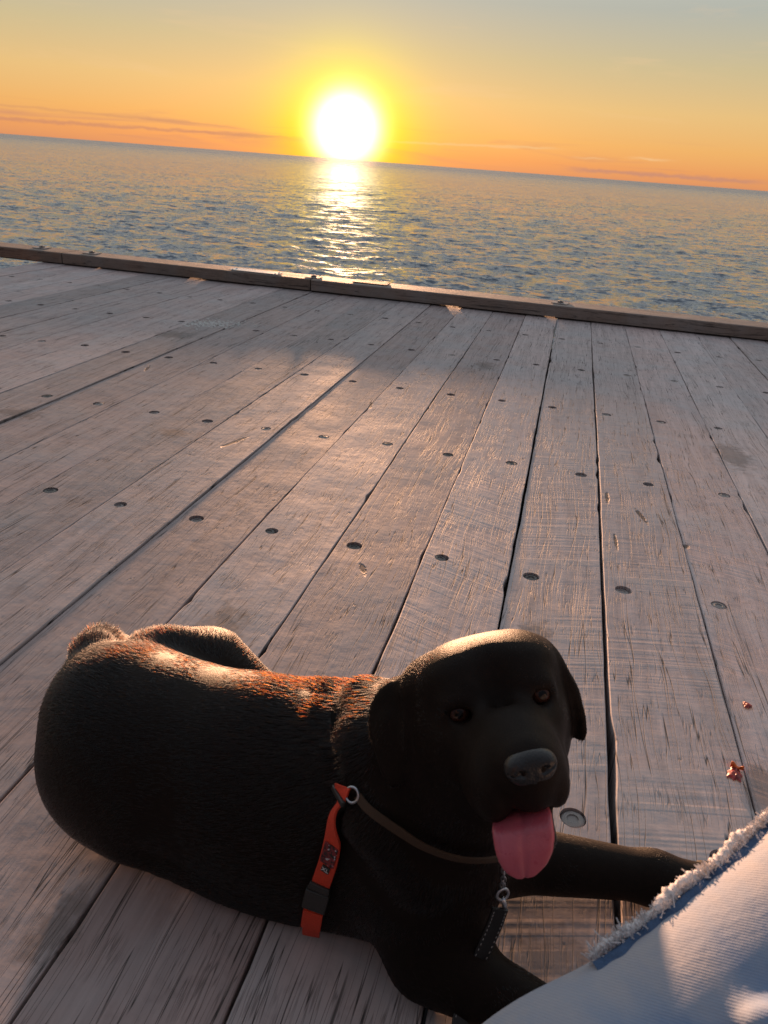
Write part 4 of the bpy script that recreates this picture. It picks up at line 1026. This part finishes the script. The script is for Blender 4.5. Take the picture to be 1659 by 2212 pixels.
# torn lip: a lumpy roll of cotton, and loose threads
rad = [0.0035 + 0.0017 * math.sin(i * 0.33) * math.sin(i * 0.13 + 1) + abs(g.normal()) * 0.0010 for i in range(nb)]
amp = [0.5 + 0.5 * math.sin(i * 0.19) for i in range(nb)]
rad = [r_ * min(1.0, 0.15 + i / 22.0) for i, r_ in enumerate(rad)]
V, F = tube([tuple(TC[i] + TNn[i] * (0.0025 + 0.003 * amp[i])) for i in range(nb)], rad, 10)
lip = mesh_np('torn_edge', V, F, M_COTTON); child(lip, person)
ns = 5200; pts = np.zeros((ns, 5, 3), np.float32)
for j in range(ns):
    u = g.random() * (nb - 2); i = int(u); f_ = u - i
    c = TC[i] * (1 - f_) + TC[i + 1] * f_; nr = TNn[i]; t_ = unit(TC[i + 1] - TC[i]); w = np.cross(t_, nr)
    if w @ VW < 0: w = -w
    cl = 0.55 + 0.45 * math.sin(u * 0.63) * math.sin(u * 0.27 + 0.4)
    if g.random() > 0.1 + u / 24.0: u = g.random() * (nb - 2); i = int(u); c = TC[i]; nr = TNn[i]
    L = (0.0026 + 0.0044 * g.random() ** 1.5 * (0.3 + cl)); d = unit(nr * (0.9 + 0.3 * g.normal()) + t_ * g.normal() * 0.55 + w * (g.normal() * 0.5 + 0.15))
    p = c + nr * (0.001 + 0.004 * amp[i] * g.random()) + w * g.normal() * 0.0028
    curl = unit(g.normal(size=3))
    for k in range(5):
        s = k / 4; pts[j, k] = p + d * L * s + curl * L * 0.35 * s * s
hc = bpy.data.hair_curves.new('loose_threads'); hc.add_curves([5] * ns); hc.position_data.foreach_set('vector', pts.reshape(-1))
at = hc.attributes.get('radius') or hc.attributes.new('radius', 'FLOAT', 'POINT'); at.data.foreach_set('value', np.full(ns * 5, 0.00033, np.float32))
hc.materials.append(M_COTTON); o = bpy.data.objects.new('loose_threads', hc); COL.objects.link(o); child(o, person); o['kind'] = 'stuff'
# shoe, out of the picture
sf = Field((0.50, 0.46, -0.01), (0.92, 0.86, 0.20), 0.005)
sf.cap((0.61, 0.60, 0.075), (0.60, 0.60, 0.12), 0.048, 0.050, k=0.02); sf.cap((0.60, 0.59, 0.045), (0.74, 0.70, 0.042), 0.045, 0.042, k=0.03); sf.cap((0.74, 0.70, 0.038), (0.80, 0.745, 0.034), 0.044, 0.034, k=0.03); sf.floor(0.003)
V, F = sf.mesh(); o = mesh_np('shoe', relax(V, F, 2), F, simple('dark_shoe', (0.05, 0.05, 0.055), 0.6)); child(o, person)
# rest of the sitter, unseen behind the camera, added to shade the near deck
pf = Field((-0.70, -0.62, -0.01), (0.32, 0.16, 1.06), 0.007)
HIP = ax(-0.42)
pf.cap(HIP, (-0.30, -0.16, 0.13), 0.105, 0.115, k=0.04); pf.cap((-0.30, -0.16, 0.13), (-0.20, -0.24, 0.12), 0.115, 0.105, k=0.04)
pf.cap((-0.20, -0.24, 0.11), (0.10, -0.30, 0.075), 0.095, 0.070, k=0.04); pf.cap((0.10, -0.30, 0.07), (-0.02, -0.10, 0.055), 0.062, 0.050, k=0.03)
pf.ell((-0.315, -0.215, 0.34), (0.125, 0.150, 0.200), euler(0, -6, 45), k=0.06); pf.ell((-0.300, -0.225, 0.53), (0.115, 0.180, 0.130), euler(0, 0, 45), k=0.06)
for s_, el_, wr_ in ((1, (-0.26, 0.00, 0.40), (-0.07, -0.10, 0.66)), (-1, (-0.12, -0.34, 0.42), (-0.02, -0.16, 0.66))):
    sh = np.array((-0.30, -0.22, 0.60)) + s_ * np.array((-0.115, 0.125, 0.0))
    pf.cap(sh, el_, 0.056, 0.044, k=0.04); pf.cap(el_, wr_, 0.042, 0.030, k=0.02)
    w_ = np.array(wr_); d_ = unit(np.array((0.02, -0.11, 0.73)) - w_)
    pf.ell(w_ + d_ * 0.035, (0.030, 0.030, 0.036), k=0.015)
    for q in range(4): pf.cap(w_ + d_ * 0.05 + np.array((0.016 * (q - 1.5), 0.0, 0.004 * q)), w_ + d_ * (0.105 - 0.006 * abs(q - 1.4)) + np.array((0.013 * (q - 1.5), 0.0, 0.012)), 0.0095, 0.0075, k=0.004)
    pf.cap(w_ + d_ * 0.03, w_ + d_ * 0.065 + np.array((0, 0.030 * s_, 0.0)), 0.011, 0.009, k=0.005)
pf.cap((-0.295, -0.215, 0.62), (-0.275, -0.200, 0.74), 0.055, 0.052, k=0.04)
pf.ell((-0.265, -0.190, 0.845), (0.090, 0.076, 0.112), euler(0, 0, 40), k=0.02); pf.ell((-0.200, -0.136, 0.835), (0.018, 0.012, 0.020), k=0.02); pf.ell((-0.225, -0.160, 0.79), (0.045, 0.045, 0.035), k=0.02)
pf.floor(0.004)
PV, PF = pf.mesh(); PV = relax(PV, PF, 2)
M_SHIRT, b = mat('unseen_sitter_clothes')
t = N('ShaderNodeTexCoord').outputs['Object']; qx, qy, qz = SEP(t)
c = MIX(MAP(M('ADD', qz, M('MULTIPLY', NOISE(t, 20, 2, 0.5), 0.02)), 0.225, 0.23), (0.16, 0.19, 0.25, 1), (0.055, 0.055, 0.065, 1))
c = MIX(MAP(qz, 0.648, 0.652), c, (0.36, 0.22, 0.16, 1))
val(b.inputs['Base Color'], c); b.inputs['Roughness'].default_value = 0.8
o = mesh_np('body', PV, PF, M_SHIRT); child(o, person)
hf = Field((-0.42, -0.34, 0.72), (-0.14, -0.06, 0.99), 0.006)
hf.ell((-0.282, -0.204, 0.868), (0.098, 0.086, 0.098), euler(0, 0, 40), k=0.02); hf.ell((-0.205, -0.140, 0.81), (0.055, 0.075, 0.060), euler(0, 0, 40), k=0.02, mode='sub')
V, F = hf.mesh(); o = mesh_np('hair', relax(V, F, 2), F, simple('dark_hair', (0.03, 0.02, 0.015), 0.6, 0, 0.4, 90, 0.8)); child(o, person)
person.location = Vector(person.location) + Vector((0.0055, -0.0008, -0.0042))
# ------------------------------------------------------------------ small things on the deck
M_SHELL = simple('white_shell_grit', (0.62, 0.61, 0.57), 0.7, 0, 0.25, 400, 0.3)
def grit():
    g = np.random.default_rng(21); V = []; F = []
    def bit(x, y, s):
        n0 = len(V); k = 5; h = s * g.uniform(0.35, 0.8); a0 = g.random() * 6.3
        for q in range(k):
            r = s * g.uniform(0.6, 1.2); V.append((x + r * math.cos(a0 + q * 1.2566), y + r * math.sin(a0 + q * 1.2566), 0.0005))
        V.append((x + g.normal() * s * 0.2, y + g.normal() * s * 0.2, h))
        for q in range(k): F.append((n0 + q, n0 + (q + 1) % k, n0 + k))
    for _ in range(330):
        a = g.normal() * 0.095; c = g.normal() * 0.050
        bit(-1.695 + a * 0.86 - c * 0.45, 3.625 + a * 0.50 + c * 0.85, g.uniform(0.003, 0.0095) * (1 if abs(a) < 0.14 else 0.7))
    for _ in range(120): bit(-1.62 + g.normal() * 0.5, 3.75 + g.normal() * 0.42, g.uniform(0.0018, 0.0045))
    for _ in range(90): bit(g.uniform(-0.7, 1.1), g.uniform(3.2, 4.7), g.uniform(0.002, 0.005))
    o = mesh_np('shell_grit', V, F, M_SHELL, smooth=False); o['kind'] = 'stuff'
    tag(o, 'scatter of crushed white shell on the planks near the kerb')
grit()
M_PETAL, b = mat('crushed_red_petal')
t = N('ShaderNodeTexCoord').outputs['Object']
val(b.inputs['Base Color'], MIX(MAP(NOISE(t, 90, 3, 0.6), 0.4, 0.65), (0.42, 0.030, 0.022, 1), (0.16, 0.022, 0.022, 1))); b.inputs['Roughness'].default_value = 0.45
M_PETALO = simple('orange_petal_edge', (0.80, 0.16, 0.03), 0.5, 0, 0.2, 200, 0)
def scrap(name, x, y, sx, sy, seed, label, rot=0.0, tall=0.006, orange=True):
    g = np.random.default_rng(seed); n = 15; V = []; F = []
    for i in range(n):
        for j in range(n):
            u, v_ = i / (n - 1) * 2 - 1, j / (n - 1) * 2 - 1
            r = max(abs(u), abs(v_)); a = math.atan2(v_, u); rr = 1 / (1 + 0.35 * (abs(math.cos(2 * a)) < 2) * abs(math.sin(2 * a))) + 0.10 * math.sin(3 * a + seed) + 0.07 * math.sin(7 * a)
            cx_, cy_ = u * sx * rr * 0.8, v_ * sy * rr * 0.8
            z = 0.0016 + tall * (1 - r * r) * (0.5 + 0.5 * mnoise.noise(Vector((u * 2.2, v_ * 2.2, seed)))) + 0.0025 * abs(mnoise.noise(Vector((u * 5, v_ * 5, seed + 3)))) * (1 - 0.5 * r)
            V.append((cx_, cy_, z))
    for i in range(n - 1):
        for j in range(n - 1):
            F.append((i * n + j, (i + 1) * n + j, (i + 1) * n + j + 1, i * n + j + 1))
    e = empty(name, (x, y, 0)); e.rotation_euler.z = rot; tag(e, label, 'petal')
    o = mesh_np('crumpled_petal', V, F, M_PETAL, e)
    if orange:
        V = []; F = []; 
        for i in range(12):
            u = i / 11; V += [(-sx * 0.55 + sx * 1.3 * u, sy * 0.55 + 0.001 * math.sin(9 * u), 0.003), (-sx * 0.55 + sx * 1.3 * u, sy * 0.55 + 0.002 + 0.002 * math.sin(5 * u), 0.0085 + 0.003 * math.sin(7 * u + 1))]
            if i: F.append((2 * i - 2, 2 * i, 2 * i + 1, 2 * i - 1))
        o = mesh_np('upturned_edge', V, F, M_PETALO, e); m_ = o.modifiers.new('thick', 'SOLIDIFY'); m_.thickness = 0.0006
scrap('crushed_petal', 0.360, 1.000, 0.014, 0.022, 3, 'crushed bright red petal lying across the gap between two planks', -0.25, 0.007)
scrap('crushed_petal', 0.411, 1.185, 0.010, 0.012, 8, 'small dried red petal on a plank near the right edge', 0.1, 0.006, False)
